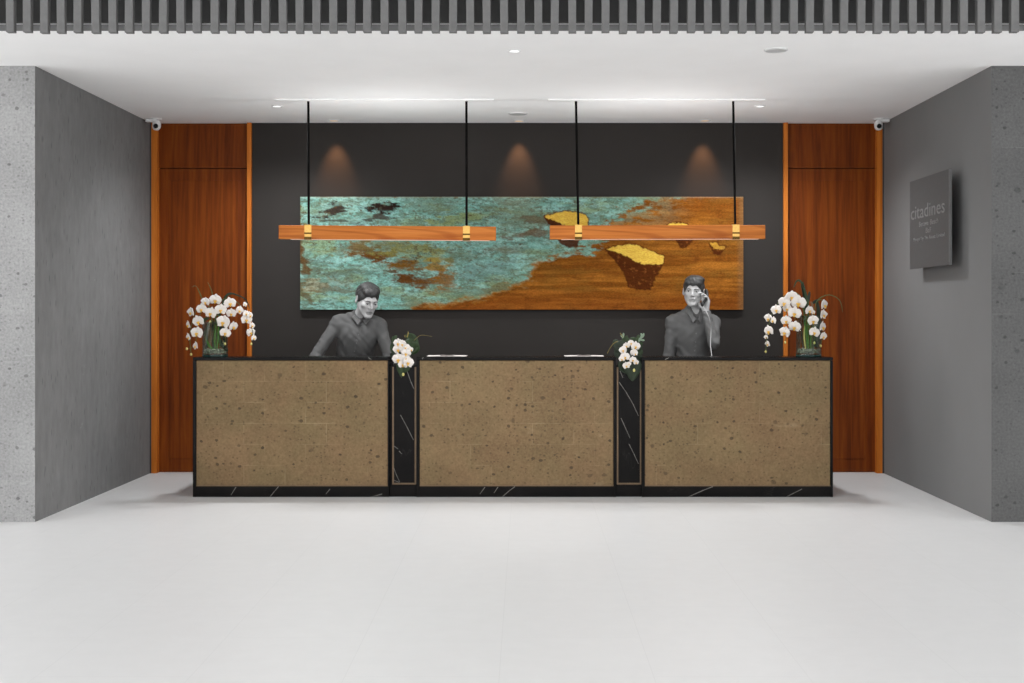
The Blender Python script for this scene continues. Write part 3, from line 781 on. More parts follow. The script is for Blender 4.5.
arrangement(cL, .098, (170, 280), 7.59,
  [(345,150,48),(270,165,36),(240,220,44),(310,250,48),(385,225,46),(455,175,48),(465,252,40),(525,230,30),(575,255,24),(580,300,44),(160,245,32),(215,312,50),(140,340,28),(405,318,54),(480,352,34),(205,400,50),(142,432,26),(420,400,44),(195,500,28),(612,398,36),(635,440,22),(622,345,22),(568,185,17),(605,268,26)],
  [(128,522),(160,565),(418,485),(617,485),(305,318)],
  [[(330,540),(322,400),(318,280),(290,190),(235,180),(190,250),(165,340),(150,430),(160,565)],
   [(350,540),(352,380),(350,250),(385,160),(460,140),(530,190),(590,290),(625,380),(617,485)],
   [(340,540),(335,400),(345,280),(390,280),(440,340),(425,420),(418,485)],
   [(335,540),(330,380),(300,220),(240,240),(215,320),(200,420),(190,500),(128,522)]],
  [([(300,540),(275,460),(262,400),(300,330)],.006,M['leaf'],-.02), ([(355,545),(365,450),(368,360),(372,260)],.006,M['stem2'],-.03), ([(345,545),(340,450),(345,380),(352,300)],.005,M['stem2'],-.03), ([(375,545),(380,450),(372,380),(360,300)],.005,M['stem'],-.02), ([(330,545),(322,450),(320,380),(330,300)],.006,M['leaf2'],-.02), ([(420,540),(410,450),(395,390),(380,320)],.010,M['leaf2'],.02), ([(270,540),(285,450),(280,380),(300,320)],.012,M['leaf2'],.03),
   ([(270,440),(300,500),(350,545)],.007,M['stem2'],-.05), ([(440,540),(395,490),(372,420),(385,330)],.016,M['leaf2'],.0), ([(310,520),(300,430),(305,350),(320,290)],.012,M['root'],.0), ([(290,545),(310,450),(325,380)],.009,M['root'],-.02),
   ([(380,300),(395,180),(440,105),(510,115),(575,150),(610,225)],.006,M['leaf2'],.0), ([(400,200),(430,120),(490,100)],.008,M['leaf'],.0),
   ([(330,160),(315,80),(285,15)],.0028,M['stem'],.0), ([(260,200),(235,120),(203,50)],.004,M['stem'],.0), ([(203,50),(185,45),(165,55)],.002,M['stem'],.0),
   ([(250,330),(265,300),(300,290)],.014,M['leaf'],.0), ([(385,290),(370,250),(365,210)],.014,M['leaf2'],.0)],
  'tall white orchids in glass vase arching over the left desk corner', 5, YV)
cR = vase(808.7, 358, YV, .098, .318, 'clear glass cylinder vase of orchid stems on the right desk')
arrangement(cR, .098, (750, 270), 6.83,
  [(285,182,44),(235,222,44),(332,222,54),(255,262,28),(180,272,38),(305,293,48),(247,345,38),(128,330,28),(160,345,24),(305,387,44),(240,425,34),(130,415,34),(110,458,15),(122,505,20),(403,275,28),(432,290,14),(430,345,40),(440,425,40),(505,238,32),(500,305,30),(495,388,32),(500,452,26)],
  [(240,495),(108,558),(440,498),(483,518)],
  [[(390,535),(375,400),(365,280),(340,180),(285,150),(210,200),(150,300),(125,400),(112,480),(108,558)],
   [(400,535),(385,400),(370,290),(330,220),(260,260),(245,340),(250,430),(240,495)],
   [(410,535),(405,420),(400,300),(410,260),(430,330),(440,430),(440,498)],
   [(420,535),(430,420),(440,290),(460,210),(505,220),(500,330),(498,430),(483,518)],
   [(395,535),(380,420),(360,330),(335,280),(310,320),(300,400)]],
  [([(395,310),(385,180),(350,85),(320,75),(298,120)],.008,M['leaf'],.0), ([(380,300),(375,190),(350,100)],.014,M['leaf2'],.01), ([(400,330),(395,230),(375,150),(360,80)],.010,M['leaf'],-.01), ([(385,260),(400,190),(407,145)],.012,M['leaf2'],.0),
   ([(440,290),(450,230),(480,190),(540,170),(600,195),(625,240),(632,290)],.0032,M['stem'],.0), ([(390,545),(385,450),(375,350),(365,250)],.006,M['stem2'],-.03), ([(410,545),(415,450),(400,360),(395,280)],.006,M['stem2'],-.02), ([(400,545),(396,450),(392,380),(388,300)],.005,M['stem2'],-.04), ([(425,545),(440,470),(425,400),(410,320)],.008,M['leaf2'],.02), ([(365,545),(355,470),(352,400)],.006,M['leaf2'],.03),
   ([(380,545),(370,460),(372,380)],.005,M['bud'],-.02), ([(450,530),(470,430),(470,330),(460,210)],.022,M['leaf2'],.02), ([(430,540),(445,440),(450,360)],.012,M['leaf'],.0), ([(430,230),(445,215),(475,205)],.012,M['leaf2'],.0), ([(420,330),(425,250),(415,215)],.010,M['root'],.0)],
  'tall white orchids in glass vase spilling over the right desk corner', 11, YV)

def low_arrangement(xc, off, zs, blooms, leaves, extra, buds, label, seed):
    rnd = random.Random(seed); Y0 = 9.93
    root = thing('orchid_posy', (xc, YD+.10, zp), label, 'orchids', 'small white orchid posies on the marble piers')
    px = lambda x, y: (off[0]+x/zs, off[1]+y/zs)
    bm = bmesh.new(); lathe(bm, [(0,0),(.045,0),(.052,.02),(.055,.06),(.05,.085),(0,.085)], (xc, YD+.13, zp)); obj('flower_holder', bm, M['leaf2'], root, smooth=True)
    for i, (x, y, rr, sd) in enumerate(blooms):
        a, b = px(x, y); s = rr/zs*Y0/FPX/.05*1.06
        bloom(root, P(a, b, Y0-.035+rnd.uniform(-.015, .015)), s, sd+rnd.uniform(-.1, .1), rnd.uniform(0, .25), rnd.uniform(-.3, .3), i, .92)
    for pts, w, mat, dy in leaves:
        ribbon_leaf(root, [P(*px(x, y), Y0+dy+.012*k) for k, (x, y) in enumerate(pts)], w, mat, fold=.18, pw=.95, shp=.72)
    for pts, w, mat, dy in extra:
        stem(root, [P(*px(x, y), Y0+dy) for x, y in pts], w, w*.6, mat)
    for (x, y) in buds:
        a, b = px(x, y); bud(root, P(a, b, Y0-.05), .010)
low_arrangement(xp1, (385, 325), 11.383,
  [(150,205,58,-.2),(195,215,50,.1),(235,255,54,.15),(150,275,66,-.15),(240,320,62,.2),(295,280,36,.8),(150,385,74,-.1),(265,425,68,.15),(205,445,62,0),(235,375,50,.1)],
  [([(205,310),(150,250),(105,160),(140,122)],.030,M['leaf'],.035), ([(200,300),(95,280),(80,190)],.024,M['leaf'],.04), ([(255,330),(290,230),(290,150),(235,110)],.062,M['leaf'],.045), ([(250,240),(330,240),(352,280),(310,340)],.036,M['leaf'],.03), ([(330,250),(350,200),(375,170)],.016,M['leaf2'],.05),
   ([(235,380),(185,440),(175,510),(190,600)],.034,M['leaf'],-.012), ([(250,430),(240,490),(205,545)],.032,M['leaf'],.0), ([(150,330),(100,340),(45,365)],.010,M['leaf2'],.02), ([(130,400),(85,330),(60,350)],.014,M['leaf2'],.03)],
  [([(330,175),(400,120),(470,120),(535,132)],.0016,M['twig'],.02), ([(250,140),(262,105),(264,75)],.006,M['twig'],.03), ([(228,140),(226,115)],.004,M['twig'],.03)],
  [(207,562)], 'small white orchid posy on the black pier beside the leaning person', 21)
low_arrangement(xp2, (600, 325), 11.383,
  [(300,235,42,-.2),(262,285,48,-.2),(285,360,60,-.15),(250,385,40,-.1),(350,205,40,.1),(405,240,60,.2),(385,310,46,.15),(400,325,34,.2),(375,395,44,-.1),(410,425,34,.2),(300,462,46,0),(330,440,28,.2)],
  [([(330,300),(240,250),(190,200),(200,165)],.050,M['leaf2'],.04), ([(320,280),(290,190),(310,120)],.036,M['leaf'],.05), ([(340,260),(380,180),(400,140)],.040,M['leaf'],.05), ([(350,280),(440,230),(420,150)],.036,M['leaf2'],.045), ([(400,300),(450,310),(468,270)],.030,M['leaf'],.04), ([(300,350),(200,330),(185,250)],.030,M['leaf2'],.035),
   ([(380,380),(450,400),(460,470)],.040,M['leaf2'],.03), ([(360,390),(370,500),(370,640)],.070,M['leaf2'],-.008), ([(300,390),(260,470),(330,560)],.040,M['leaf2'],.0), ([(440,230),(470,210),(492,208)],.010,M['leaf'],.03), ([(420,180),(440,130),(452,115)],.014,M['leaf'],.03)],
  [([(200,185),(150,215),(110,270),(82,325)],.0036,M['twig'],.02), ([(262,140),(240,105),(228,92)],.004,M['twig'],.03)],
  [(388,516)], 'small white orchid posy on the pier beside the phone user desk', 23)
# silvery sprigs of the right posy
rp = [o for o in bpy.data.objects if o.name.startswith('orchid_posy')][-1]
for (pts) in [[(255,150),(265,115),(268,90)], [(270,140),(250,125),(235,120)], [(440,190),(452,160),(448,145)], [(450,180),(475,120),(462,95)], [(470,150),(492,120),(498,92)], [(460,170),(485,172),(508,175)]]:
    ribbon_leaf(rp, [P(600+x/11.383, 325+y/11.383, 9.96) for x, y in pts], .008, M['glaucous'], name='sprig_leaf', fold=.2)

# ---------------------------------------------------------------- people: implicit surfaces polygonised into one skin
class Field:
    def __init__(s, lo, hi, h):
        s.h = h; s.lo = np.array(lo, float); s.n = np.ceil((np.array(hi)-s.lo)/h).astype(int)+1
        s.F = np.full(s.n, .06, np.float32)
    def sl(s, c0, c1, m):
        a = np.clip(np.floor((np.array(c0)-m-s.lo)/s.h).astype(int), 0, s.n); b = np.clip(np.ceil((np.array(c1)+m-s.lo)/s.h).astype(int)+1, 0, s.n)
        if np.any(b <= a): return None, None
        ax = [s.lo[i]+s.h*np.arange(a[i], b[i]) for i in range(3)]
        return tuple(slice(a[i], b[i]) for i in range(3)), np.meshgrid(*ax, indexing='ij')
    def put(s, S, d, k, sub):
        A = s.F[S]
        if sub: d = -d; h = np.maximum(k-np.abs(A-d), 0)/k; s.F[S] = np.maximum(A, d)+h*h*k/4
        else: h = np.maximum(k-np.abs(A-d), 0)/k; s.F[S] = np.minimum(A, d)-h*h*k/4
    def cap(s, a, b, ra, rb, k=.02, sub=False, sq=None):
        """tapered capsule"""
        a = np.array(a, float); b = np.array(b, float); r = max(ra, rb)
        S, G = s.sl(np.minimum(a, b)-r, np.maximum(a, b)+r, k+.01)
        if S is None: return
        e = b-a; L = max(e @ e, 1e-12); w = [G[i]-a[i] for i in range(3)]
        t_ = np.clip((w[0]*e[0]+w[1]*e[1]+w[2]*e[2])/L, 0, 1)
        d = np.sqrt(sum((w[i]-t_*e[i])**2 for i in range(3)))-(ra+(rb-ra)*t_)
        s.put(S, d, k, sub)
    def ell(s, c, r, R=None, k=.02, sub=False):
        c = np.array(c, float); r = np.array(r, float); m = r.max() if R is not None else r
        S, G = s.sl(c-m, c+m, k+.01)
        if S is None: return
        w = [G[i]-c[i] for i in range(3)]
        if R is not None:
            w = [w[0]*R[0][i]+w[1]*R[1][i]+w[2]*R[2][i] for i in range(3)]
        k0 = np.sqrt(sum((w[i]/r[i])**2 for i in range(3))); k1 = np.sqrt(sum((w[i]/r[i]**2)**2 for i in range(3)))+1e-9
        s.put(S, k0*(k0-1)/k1, k, sub)
    def half(s, p, n_, k=.004, keep=None):
        """cut away everything on the +n side of the plane"""
        G = np.meshgrid(*[s.lo[i]+s.h*np.arange(s.n[i]) for i in range(3)], indexing='ij', sparse=True)
        d = sum((G[i]-p[i])*n_[i] for i in range(3)); s.F = np.maximum(s.F, d.astype(np.float32))
    def disp(s, fn):
        G = np.meshgrid(*[s.lo[i]+s.h*np.arange(s.n[i]) for i in range(3)], indexing='ij', sparse=True)
        s.F = (s.F+fn(*G)).astype(np.float32)
    def mesh(s, name):
        F = s.F; F[0], F[-1], F[:, 0], F[:, -1], F[:, :, 0], F[:, :, -1] = [.05]*6
        ins = F < 0
        def crn(A, dx, dy, dz): return A[dx:A.shape[0]-1+dx, dy:A.shape[1]-1+dy, dz:A.shape[2]-1+dz]
        tot = sum(crn(ins, i, j, k).astype(np.int8) for i in (0,1) for j in (0,1) for k in (0,1))
        act = (tot > 0) & (tot < 8); idx = -np.ones(act.shape, np.int64); I3 = np.argwhere(act); idx[act] = np.arange(len(I3))
        acc = np.zeros((len(I3), 3)); cnt = np.zeros(len(I3))
        for ax in range(3):
            o1, o2 = [q for q in range(3) if q != ax]
            for u in (0, 1):
                for w in (0, 1):
                    ofs = np.zeros(3, int); ofs[o1] = u; ofs[o2] = w; of2 = ofs.copy(); of2[ax] = 1
                    A = F[tuple((I3+ofs).T)]; B = F[tuple((I3+of2).T)]; m = (A < 0) != (B < 0)
                    t_ = np.where(m, A/np.where(m, A-B, 1), 0)
                    p = np.tile(ofs.astype(float), (len(I3), 1)); p[:, ax] = t_
                    acc += p*m[:, None]; cnt += m
        vt = s.lo+s.h*(I3+acc/cnt[:, None])
        Q = []
        for ax in range(3):
            o1, o2 = (ax+1) % 3, (ax+2) % 3
            sl0 = [slice(1, -1)]*3; sl0[ax] = slice(0, -1); sl1 = list(sl0); sl1[ax] = slice(1, None)
            a = ins[tuple(sl0)]; b = ins[tuple(sl1)]
            for m, fl in ((a & ~b, False), (~a & b, True)):
                J = np.argwhere(m)
                if not len(J): continue
                add = np.array([1,1,1]); add[ax] = 0; J = J+add
                e1 = np.zeros(3, int); e1[o1] = 1; e2 = np.zeros(3, int); e2[o2] = 1
                q = [idx[tuple((J-e1-e2).T)], idx[tuple((J-e2).T)], idx[tuple(J.T)], idx[tuple((J-e1).T)]]
                q = np.stack(q if not fl else q[::-1], -1); Q.append(q)
        fc = np.concatenate(Q); fc = fc[(fc >= 0).all(1)]
        me = np_mesh(name, vt, fc)
        for _ in range(1): pass
        return me, vt

def rotm(yaw, pitch, roll=0):
    return np.array((Matrix.Rotation(yaw, 3, 'Z') @ Matrix.Rotation(pitch, 3, 'X') @ Matrix.Rotation(roll, 3, 'Y')))
def head_prims(Fd, c, R, s, grow=0):
    T = lambda x, y, z: c+R @ (np.array((x, y, z))*s)
    E = lambda p, r, **kw: Fd.ell(T(*p), np.array(r)*s+grow, R, **kw)
    C = lambda a, b, ra, rb, **kw: Fd.cap(T(*a), T(*b), ra*s+grow, rb*s+grow, **kw)
    E((0,.018,.035), (.074,.092,.082), k=.02)
    E((0,-.028,-.03), (.060,.060,.075), k=.03)
    for q in (-1, 1):
        C((q*.048,.0,-.045), (q*.018,-.066,-.098), .020, .016, k=.03)
        E((q*.043,-.060,-.018), (.020,.020,.018), k=.02)
    E((0,-.074,-.100), (.019,.016,.014), k=.02)
    C((-.034,-.076,.020), (.034,-.076,.020), .012, .012, k=.015)
    for q in (-1, 1):
        E((q*.031,-.098,.002), (.017,.016,.010), k=.012, sub=True)
    C((0,-.082,.012), (0,-.104,-.026), .0065, .0105, k=.010)
    for q in (-1, 1): E((q*.011,-.094,-.030), (.0075,.009,.0075), k=.006)
    E((0,-.084,-.060), (.022,.010,.018), k=.012)
    C((-.019,-.084,-.058), (.019,-.084,-.058), .0045, .0045, k=.006); C((0,-.088,-.057), (0,-.088,-.058), .006, .006, k=.006)
    C((-.016,-.084,-.070), (.016,-.084,-.070), .0055, .0055, k=.006)
    C((-.021,-.090,-.064), (.021,-.090,-.064), .0022, .0022, k=.004, sub=True)
    for q in (-1, 1):
        Rr = R @ rotm(q*.35, .0)
        Fd.ell(T(q*.079,.012,-.004), np.array((.009,.019,.033))*s, Rr, k=.008)
        Fd.ell(T(q*.087,.008,.0), np.array((.007,.011,.020))*s, Rr, k=.005, sub=True)
    return T
def hand_prims(Fd, wrist, d, n_, th, curl, s=1.0, spread=.12):
    """d finger direction, n_ palm normal, th thumb side; curl per phalanx (rad)"""
    d = np.array(d, float); d /= np.linalg.norm(d); n_ = np.array(n_, float); n_ -= d*(n_ @ d); n_ /= np.linalg.norm(n_)
    sd = np.cross(d, n_); sd = sd if sd @ np.array(th) > 0 else -sd
    W = np.array(wrist, float)
    for i, (off, ml, fl) in enumerate(((.030,.088,.072), (.010,.092,.080), (-.011,.086,.074), (-.031,.076,.058))):
        k0 = W+d*.008+sd*off*.55; kn = W+(d*ml+sd*off)*s
        Fd.cap(k0, kn, .013, .0105, k=.012)
        dirn = d+sd*off*spread*8*.12; p = kn; a = 0
        for j, fr in enumerate((.45, .30, .25)):
            a += curl[j]; q = dirn*math.cos(a)+n_*math.sin(a); p2 = p+q*fl*fr*s
            Fd.cap(p, p2, .0092-.0009*j, .0084-.0010*j, k=.003); p = p2
    p = W+d*.018+sd*.016; q = W+(d*.052+sd*.046+n_*.014)*s; Fd.cap(p, q, .015, .0115, k=.012)
    q2 = q+(d*.026+sd*.010+n_*.018)*s; Fd.cap(q, q2, .0105, .0095, k=.004); q3 = q2+(d*.020-sd*.002+n_*.016)*s; Fd.cap(q2, q3, .0095, .0078, k=.004)
def to_obj(Fd, name, mats, parent, smooth_it=2):
    me, vt = Fd.mesh(name); o = link_mesh(name, me, mats, parent, smooth=True)
    if smooth_it:
        m = o.modifiers.new('relax', 'SMOOTH'); m.factor = .5; m.iterations = smooth_it
    return o

def person(cfg, label):
    Yb = cfg['Y']; foot = cfg['foot']
    root = thing('person', (foot[0], foot[1], 0), label, 'person')
    nb, shl, shr = cfg['neck'], cfg['shl'], cfg['shr']
    chest, belly, hip = cfg['chest'], cfg['belly'], cfg['hip']
    R = rotm(*cfg['rot']); s = cfg['hs']; hc = np.array(cfg['head'])
    allp = np.array([hc, shl, shr, cfg['ell'], cfg['elr'], cfg['wrl'], cfg['wrr'], hip, foot])
    lo = allp.min(0)-np.array((.17, .22, 0)); hi = allp.max(0)+np.array((.17, .17, .19)); lo[2] = -.02; hi[1] = min(hi[1], 11.30)
    def limbs(Fd, gr, upto=1.0):
        for sh, el, wr in ((shl, cfg['ell'], cfg['wrl']), (shr, cfg['elr'], cfg['wrr'])):
            Fd.cap(sh, el, .050+gr, .042+gr, k=.03)
            e = np.array(el); w = np.array(wr); Fd.cap(e, e+(w-e)*upto, .041+gr, .028+gr+(.006 if gr else 0), k=.015)
    def torso(Fd, gr):
        Fd.ell(chest, np.array((cfg['cw'], .112, .165))+gr, k=.05)
        Fd.ell(belly, np.array((cfg['bw'], .105, .20))+gr, k=.06)
        Fd.ell(hip, np.array((cfg['bw']+.012, .115, .13))+gr, k=.05)
        n2 = np.array(nb)+np.array((0, .0, .0)); axn = (hc-np.array(nb))/np.linalg.norm(hc-np.array(nb))
        for sh in (shl, shr):
            q = np.array(sh); Fd.cap(n2+(q-n2)*.18+np.array((0,0,.004)), q+np.array((0,0,-.004)), .050+gr, .046+gr, k=.05)
            Fd.cap(n2+axn*.030, n2+(q-n2)*.72+np.array((0,0,.010)), .040+gr, .038+gr, k=.04)
            Fd.cap(q, np.array(chest)+(q-np.array(chest))*.45, .046+gr, .08+gr, k=.06)
    # --- body: a single skin from crown to ankles
    B = Field(lo, hi, .005)
    torso(B, -.012); limbs(B, -.008)
    B.cap(nb, hc+R @ (np.array((0,.030,-.050))*s), .056, .050, k=.03)
    T = head_prims(B, hc, R, s)
    hipc = np.array(hip)
    knees = []
    for q in (-1, 1):
        h0 = hipc+np.array((q*.085, 0, -.05)); kn = np.array((foot[0]+q*.095, foot[1]-.01, .50)); an = np.array((foot[0]+q*.10, foot[1]+.02, .09))
        B.cap(h0, kn, .078, .052, k=.03); B.cap(kn, an, .050, .036, k=.02); B.cap(an, an+np.array((q*.01, -.13, -.045)), .034, .028, k=.02)
        knees.append((h0, kn, an))
    for hd in cfg['hands']: hand_prims(B, *hd)
    body = to_obj(B, 'body', [M['skin'], M['lips']], root, 1)
    # lips coloured where they are on the face
    me = body.data; n_ = len(me.polygons); cc = np.empty(n_*3); me.polygons.foreach_get('center', cc); cc = cc.reshape(-1, 3)
    loc = (cc-hc) @ R/s
    lipm = (np.abs(loc[:, 0]) < .022) & (np.abs(loc[:, 2]+.0645) < .0095-.22*np.abs(loc[:, 0])**1.0*.9) & (loc[:, 1] < -.080)
    me.polygons.foreach_set('material_index', lipm.astype(np.int32))
    # --- shirt
    S = Field(lo, hi, .005)
    torso(S, .002); limbs(S, .005, .93)
    S.cap(np.array(nb)+np.array((0,.0,-.015)), np.array(nb)+(hc-np.array(nb))*.28, .063, .060, k=.03)
    S.disp(lambda x, y, z: .0030*np.sin(23*z+13*x+6*np.sin(17*x+9*z))*np.sin(19*x-11*z+3*np.sin(21*z+14*y))*.8+.0015*np.sin(70*x+45*z+9*np.sin(13*z)))
    vn_ = np.array(cfg['vee']); nbv = np.array(nb)
    # open collar: a wedge cut from the front of the neck
    for a_, b_, r_ in ((vn_, nbv+np.array((0,-.080,.060)), (.006, .052)),): S.cap(a_, b_, r_[0], r_[1], k=.004, sub=True)
    S.half((0,0,float(hip[2])-.09), (0,0,-1))
    ax = (hc-nbv)/np.linalg.norm(hc-nbv); S.cap(nbv+ax*.116+np.array((0,-.004,0)), nbv+ax*.20, .066, .066, k=.004, sub=True)
    shirt = to_obj(S, 'shirt', M['shirt'], root, 1)
    # collar: two turned-down flaps running round the neck to the V
    cl = Field(lo+np.array((0,0,1.1)), hi, .004)
    ax = (hc-nbv)/np.linalg.norm(hc-nbv); up = nbv+ax*.050
    for q in (-1, 1):
        pts = [up+np.array((0,.064,.014)), up+np.array((q*.046,.048,.010)), up+np.array((q*.066,.005,.0)), up+np.array((q*.054,-.040,-.024)), vn_+np.array((q*.016,-.002,.010))]
        for sh_, rr_ in ((np.array((0, 0, 0)), .0085), (np.array((q*.007, -.003, -.011)), .0080), (np.array((q*.012, -.005, -.020)), .0070)):
            for a_, b_ in zip(pts, pts[1:]): cl.cap(a_+sh_, b_+sh_, rr_, rr_, k=.008)
        tip = vn_+np.array((q*.034, -.010, -.014)); cl.cap(pts[3]+np.array((q*.012, -.005, -.014)), tip, .008, .005, k=.010); cl.cap(pts[4], tip, .006, .005, k=.010)
    to_obj(cl, 'collar', M['collar'], shirt, 2).location = (0,0,0)
    # placket with buttons following the chest
    fy = lambda x, z: None
    bm = bmesh.new(); top = Vector(vn_); zend = 1.03
    def front(x, z):
        i = int(round((x-S.lo[0])/S.h)); k = int(round((z-S.lo[2])/S.h)); col_ = S.F[i, :, k]; w = np.argwhere(col_ < 0)
        w = [q[0] for q in w if S.lo[1]+S.h*q[0] > chest[1]-.16]
        return S.lo[1]+S.h*(w[0] if len(w) else 0)
    zs_ = np.linspace(top.z-.004, zend, 22); rows = []; bts = []
    for i, z in enumerate(zs_):
        x = top.x+(belly[0]-top.x)*min(1, (top.z-z)/.3)
        y = front(x, z)-.0025
        rows.append([bm.verts.new((x-.009, y, z)), bm.verts.new((x+.009, y, z)), bm.verts.new((x+.009, y+.006, z)), bm.verts.new((x-.009, y+.006, z))])
        if i % 5 == 2: bts.append((x, y-.001, z))
    for a_, b_ in zip(rows, rows[1:]):
        for j in range(4): bm.faces.new((a_[j], a_[(j+1)%4], b_[(j+1)%4], b_[j]))
    obj('placket', bm, M['collar'], shirt).location = (0,0,0)
    for bt in bts:
        bm = bmesh.new(); cyl(bm, bt, .0035, .003, 10, 'Y'); obj('button', bm, M['button'], shirt).location = (0,0,0)
    # --- trousers and shoes
    lo2 = lo.copy(); hi2 = hi.copy(); hi2[2] = hip[2]+.25
    Tr = Field(lo2, hi2, .008)
    Tr.ell(hip, np.array((cfg['bw']+.012, .115, .13))+.004, k=.05); Tr.ell(belly, np.array((cfg['bw'], .105, .20))-.004, k=.05)
    for h0, kn, an in knees: Tr.cap(h0, kn, .090, .068, k=.03); Tr.cap(kn, an+np.array((0,-.01,-.01)), .068, .058, k=.03)
    Tr.half((0,0,float(hip[2])+.10), (0,0,1)); Tr.half((0,0,.06), (0,0,-1))
    to_obj(Tr, 'trousers', M['trousers'], root, 2)
    for q, (h0, kn, an) in zip((-1, 1), knees):
        Sh = Field((an[0]-.09, an[1]-.24, -.012), (an[0]+.09, an[1]+.12, .16), .006)
        Sh.cap((an[0], an[1]+.01, .04), (an[0]+q*.012, an[1]-.15, .034), .044, .040, k=.02); Sh.cap((an[0], an[1]+.005, .05), (an[0], an[1]+.0, .09), .044, .044, k=.03)
        Sh.half((0,0,.001), (0,0,-1)); to_obj(Sh, 'shoe', M['shoe'], root, 2)
    # --- hair
    H = Field(hc-.18, hc+.18, .004)
    H.ell(T(0,.020,.036), np.array((.083,.097,.088))*s, R, k=.02)
    for e in cfg['quiff']: H.ell(T(*e[0]), np.array(e[1])*s, R, k=.02)
    def ldisp(x, y, z):
        w = [x-hc[0], y-hc[1], z-hc[2]]; a_ = w[0]*R[0][0]+w[1]*R[1][0]+w[2]*R[2][0]; b_ = w[0]*R[0][1]+w[1]*R[1][1]+w[2]*R[2][1]
        return .0013*np.sin(a_*240+5*np.sin(b_*60)+w[2]*60)+.0018*np.sin(b_*95+a_*80+2*np.sin(w[2]*70))
    H.disp(ldisp)
    for q in (-1, 1): H.ell(T(q*.026,-.090,-.042), np.array((.046,.060,.096))*s, R, k=.010, sub=True)           # face opening
    H.ell(T(0,-.04,-.115), np.array((.11,.10,.085))*s, R, k=.004, sub=True)
    nn = R @ np.array((0,-.25,-1.0)); nn = nn/np.linalg.norm(nn); H.half(T(0,.05,-.045), tuple(nn))
    for q in (-1, 1): H.ell(T(q*.085,.010,-.012), np.array((.020,.022,.034))*s, R, k=.004, sub=True)
    to_obj(H, 'hair', M['hair'], root, 1)
    for q in (-1, 1):
        bm = bmesh.new()
        pts = [Vector(T(q*.014,-.0905,.0185)), Vector(T(q*.030,-.0895,.0235)), Vector(T(q*.047,-.080,.0175))]
        tube(bm, catmull(pts, 4), .0042*s, .0026*s, 8); obj('eyebrow', bm, M['brow'], root, smooth=True)
        bm = bmesh.new(); Rm = Matrix([list(r_) for r_ in R])
        ell(bm, T(q*.031,-.0745,.002), (.0125*s,.0115*s,.0085*s), 16, 12, Rm)
        e = obj('eye', bm, M['eyew'], root, smooth=True)
        bm = bmesh.new(); gx, gz = cfg['gaze']; ell(bm, T(q*.031+gx,-.0835,.002+gz), (.0055*s,.0035*s,.0055*s), 12, 8, Rm); obj('iris', bm, M['iris'], e, smooth=True).location = (0,0,0)
        bm = bmesh.new(); ld = cfg['lid']; ell(bm, T(q*.031,-.0747,.002+ld), (.0138*s,.0122*s,.0085*s), 16, 12, Rm); obj('eyelid', bm, M['skin'], root, smooth=True)
        bm = bmesh.new()      # upper lash line
        lz = ld-.006; tube(bm, catmull([Vector(T(q*.031-.013,-.0815,.001+lz)), Vector(T(q*.031,-.0872,.0055+lz)), Vector(T(q*.031+.013,-.0795,.001+lz))], 5), .0017*s, .0017*s, 6)
        obj('eyelash', bm, M['brow'], root, smooth=True)
    return root, T, R

Y1 = 10.90
def A(px, py, Y): return np.array(P(px, py, Y))
c1 = dict(Y=Y1, foot=(P(353,0,Y1).x, 11.0, 0), rot=(math.radians(29), math.radians(22), math.radians(4)), hs=1.13,
    head=A(367.2, 300.0, 10.74), neck=A(360.5, 317.5, 10.87), shl=A(338.2, 322.5, 10.88), shr=A(379.5, 325.5, 10.86),
    ell=A(315.6, 356, 10.80), elr=A(388.8, 356, 10.80), wrl=np.array((P(311.5,0,10.62).x, 10.62, .865)), wrr=np.array((P(389.5,0,10.62).x, 10.62, .865)),
    chest=A(358.3, 336, 10.89), belly=A(354.6, 352, 10.95), hip=np.array((P(353.5,0,Y1).x, 11.0, .93)), cw=.170, bw=.155,
    vee=A(362.0, 322.6, 10.765), gaze=(.002,-.003), lid=.0055,
    quiff=[((0,-.034,.082),(.066,.048,.036)), ((-.01,-.060,.076),(.048,.026,.024)), ((0,-.005,.096),(.068,.07,.030))])
c1['hands'] = [(c1['wrl'], (-.1,-1,-.25), (0,0,-1), (1,0,0), (.25,.25,.2)), (c1['wrr'], (.1,-1,-.25), (0,0,-1), (-1,0,0), (.25,.25,.2))]
person(c1, 'person in dark shirt leaning over the left desk, looking down')
c2 = dict(Y=Y1, foot=(P(693,0,Y1).x, 10.95, 0), rot=(math.radians(-13), math.radians(3), math.radians(3)), hs=1.06,
    head=A(693.6, 291.4, 10.86), neck=A(695.0, 313.0, 10.91), shl=A(672.8, 322.5, 10.92), shr=A(713.2, 323, 10.90),
    ell=A(668.6, 357, 10.90), elr=A(713.8, 343.5, 10.70), wrl=A(667.5, 386, 10.80), wrr=A(706.0, 312.3, 10.775),
    chest=A(693, 334, 10.93), belly=A(692.6, 353, 10.95), hip=np.array((P(692.8,0,Y1).x, 10.95, .93)), cw=.165, bw=.140,
    vee=A(697.0, 320.5, 10.815), gaze=(0,0), lid=.0095,
    quiff=[((0,-.034,.078),(.072,.048,.036)), ((0,-.056,.068),(.062,.030,.024)), ((.012,-.005,.096),(.070,.07,.030))])
c2['hands'] = [(c2['wrl'], (0,-.1,-1), (1,.1,0), (0,-1,0), (.35,.35,.25)),
               (c2['wrr'], (-.02,.06,1), (-.8,-.6,0), (-.3,.8,.1), (.35,.75,.7), 1.18)]
p2, T2, R2 = person(c2, 'person in dark shirt standing with a telephone receiver at the ear')
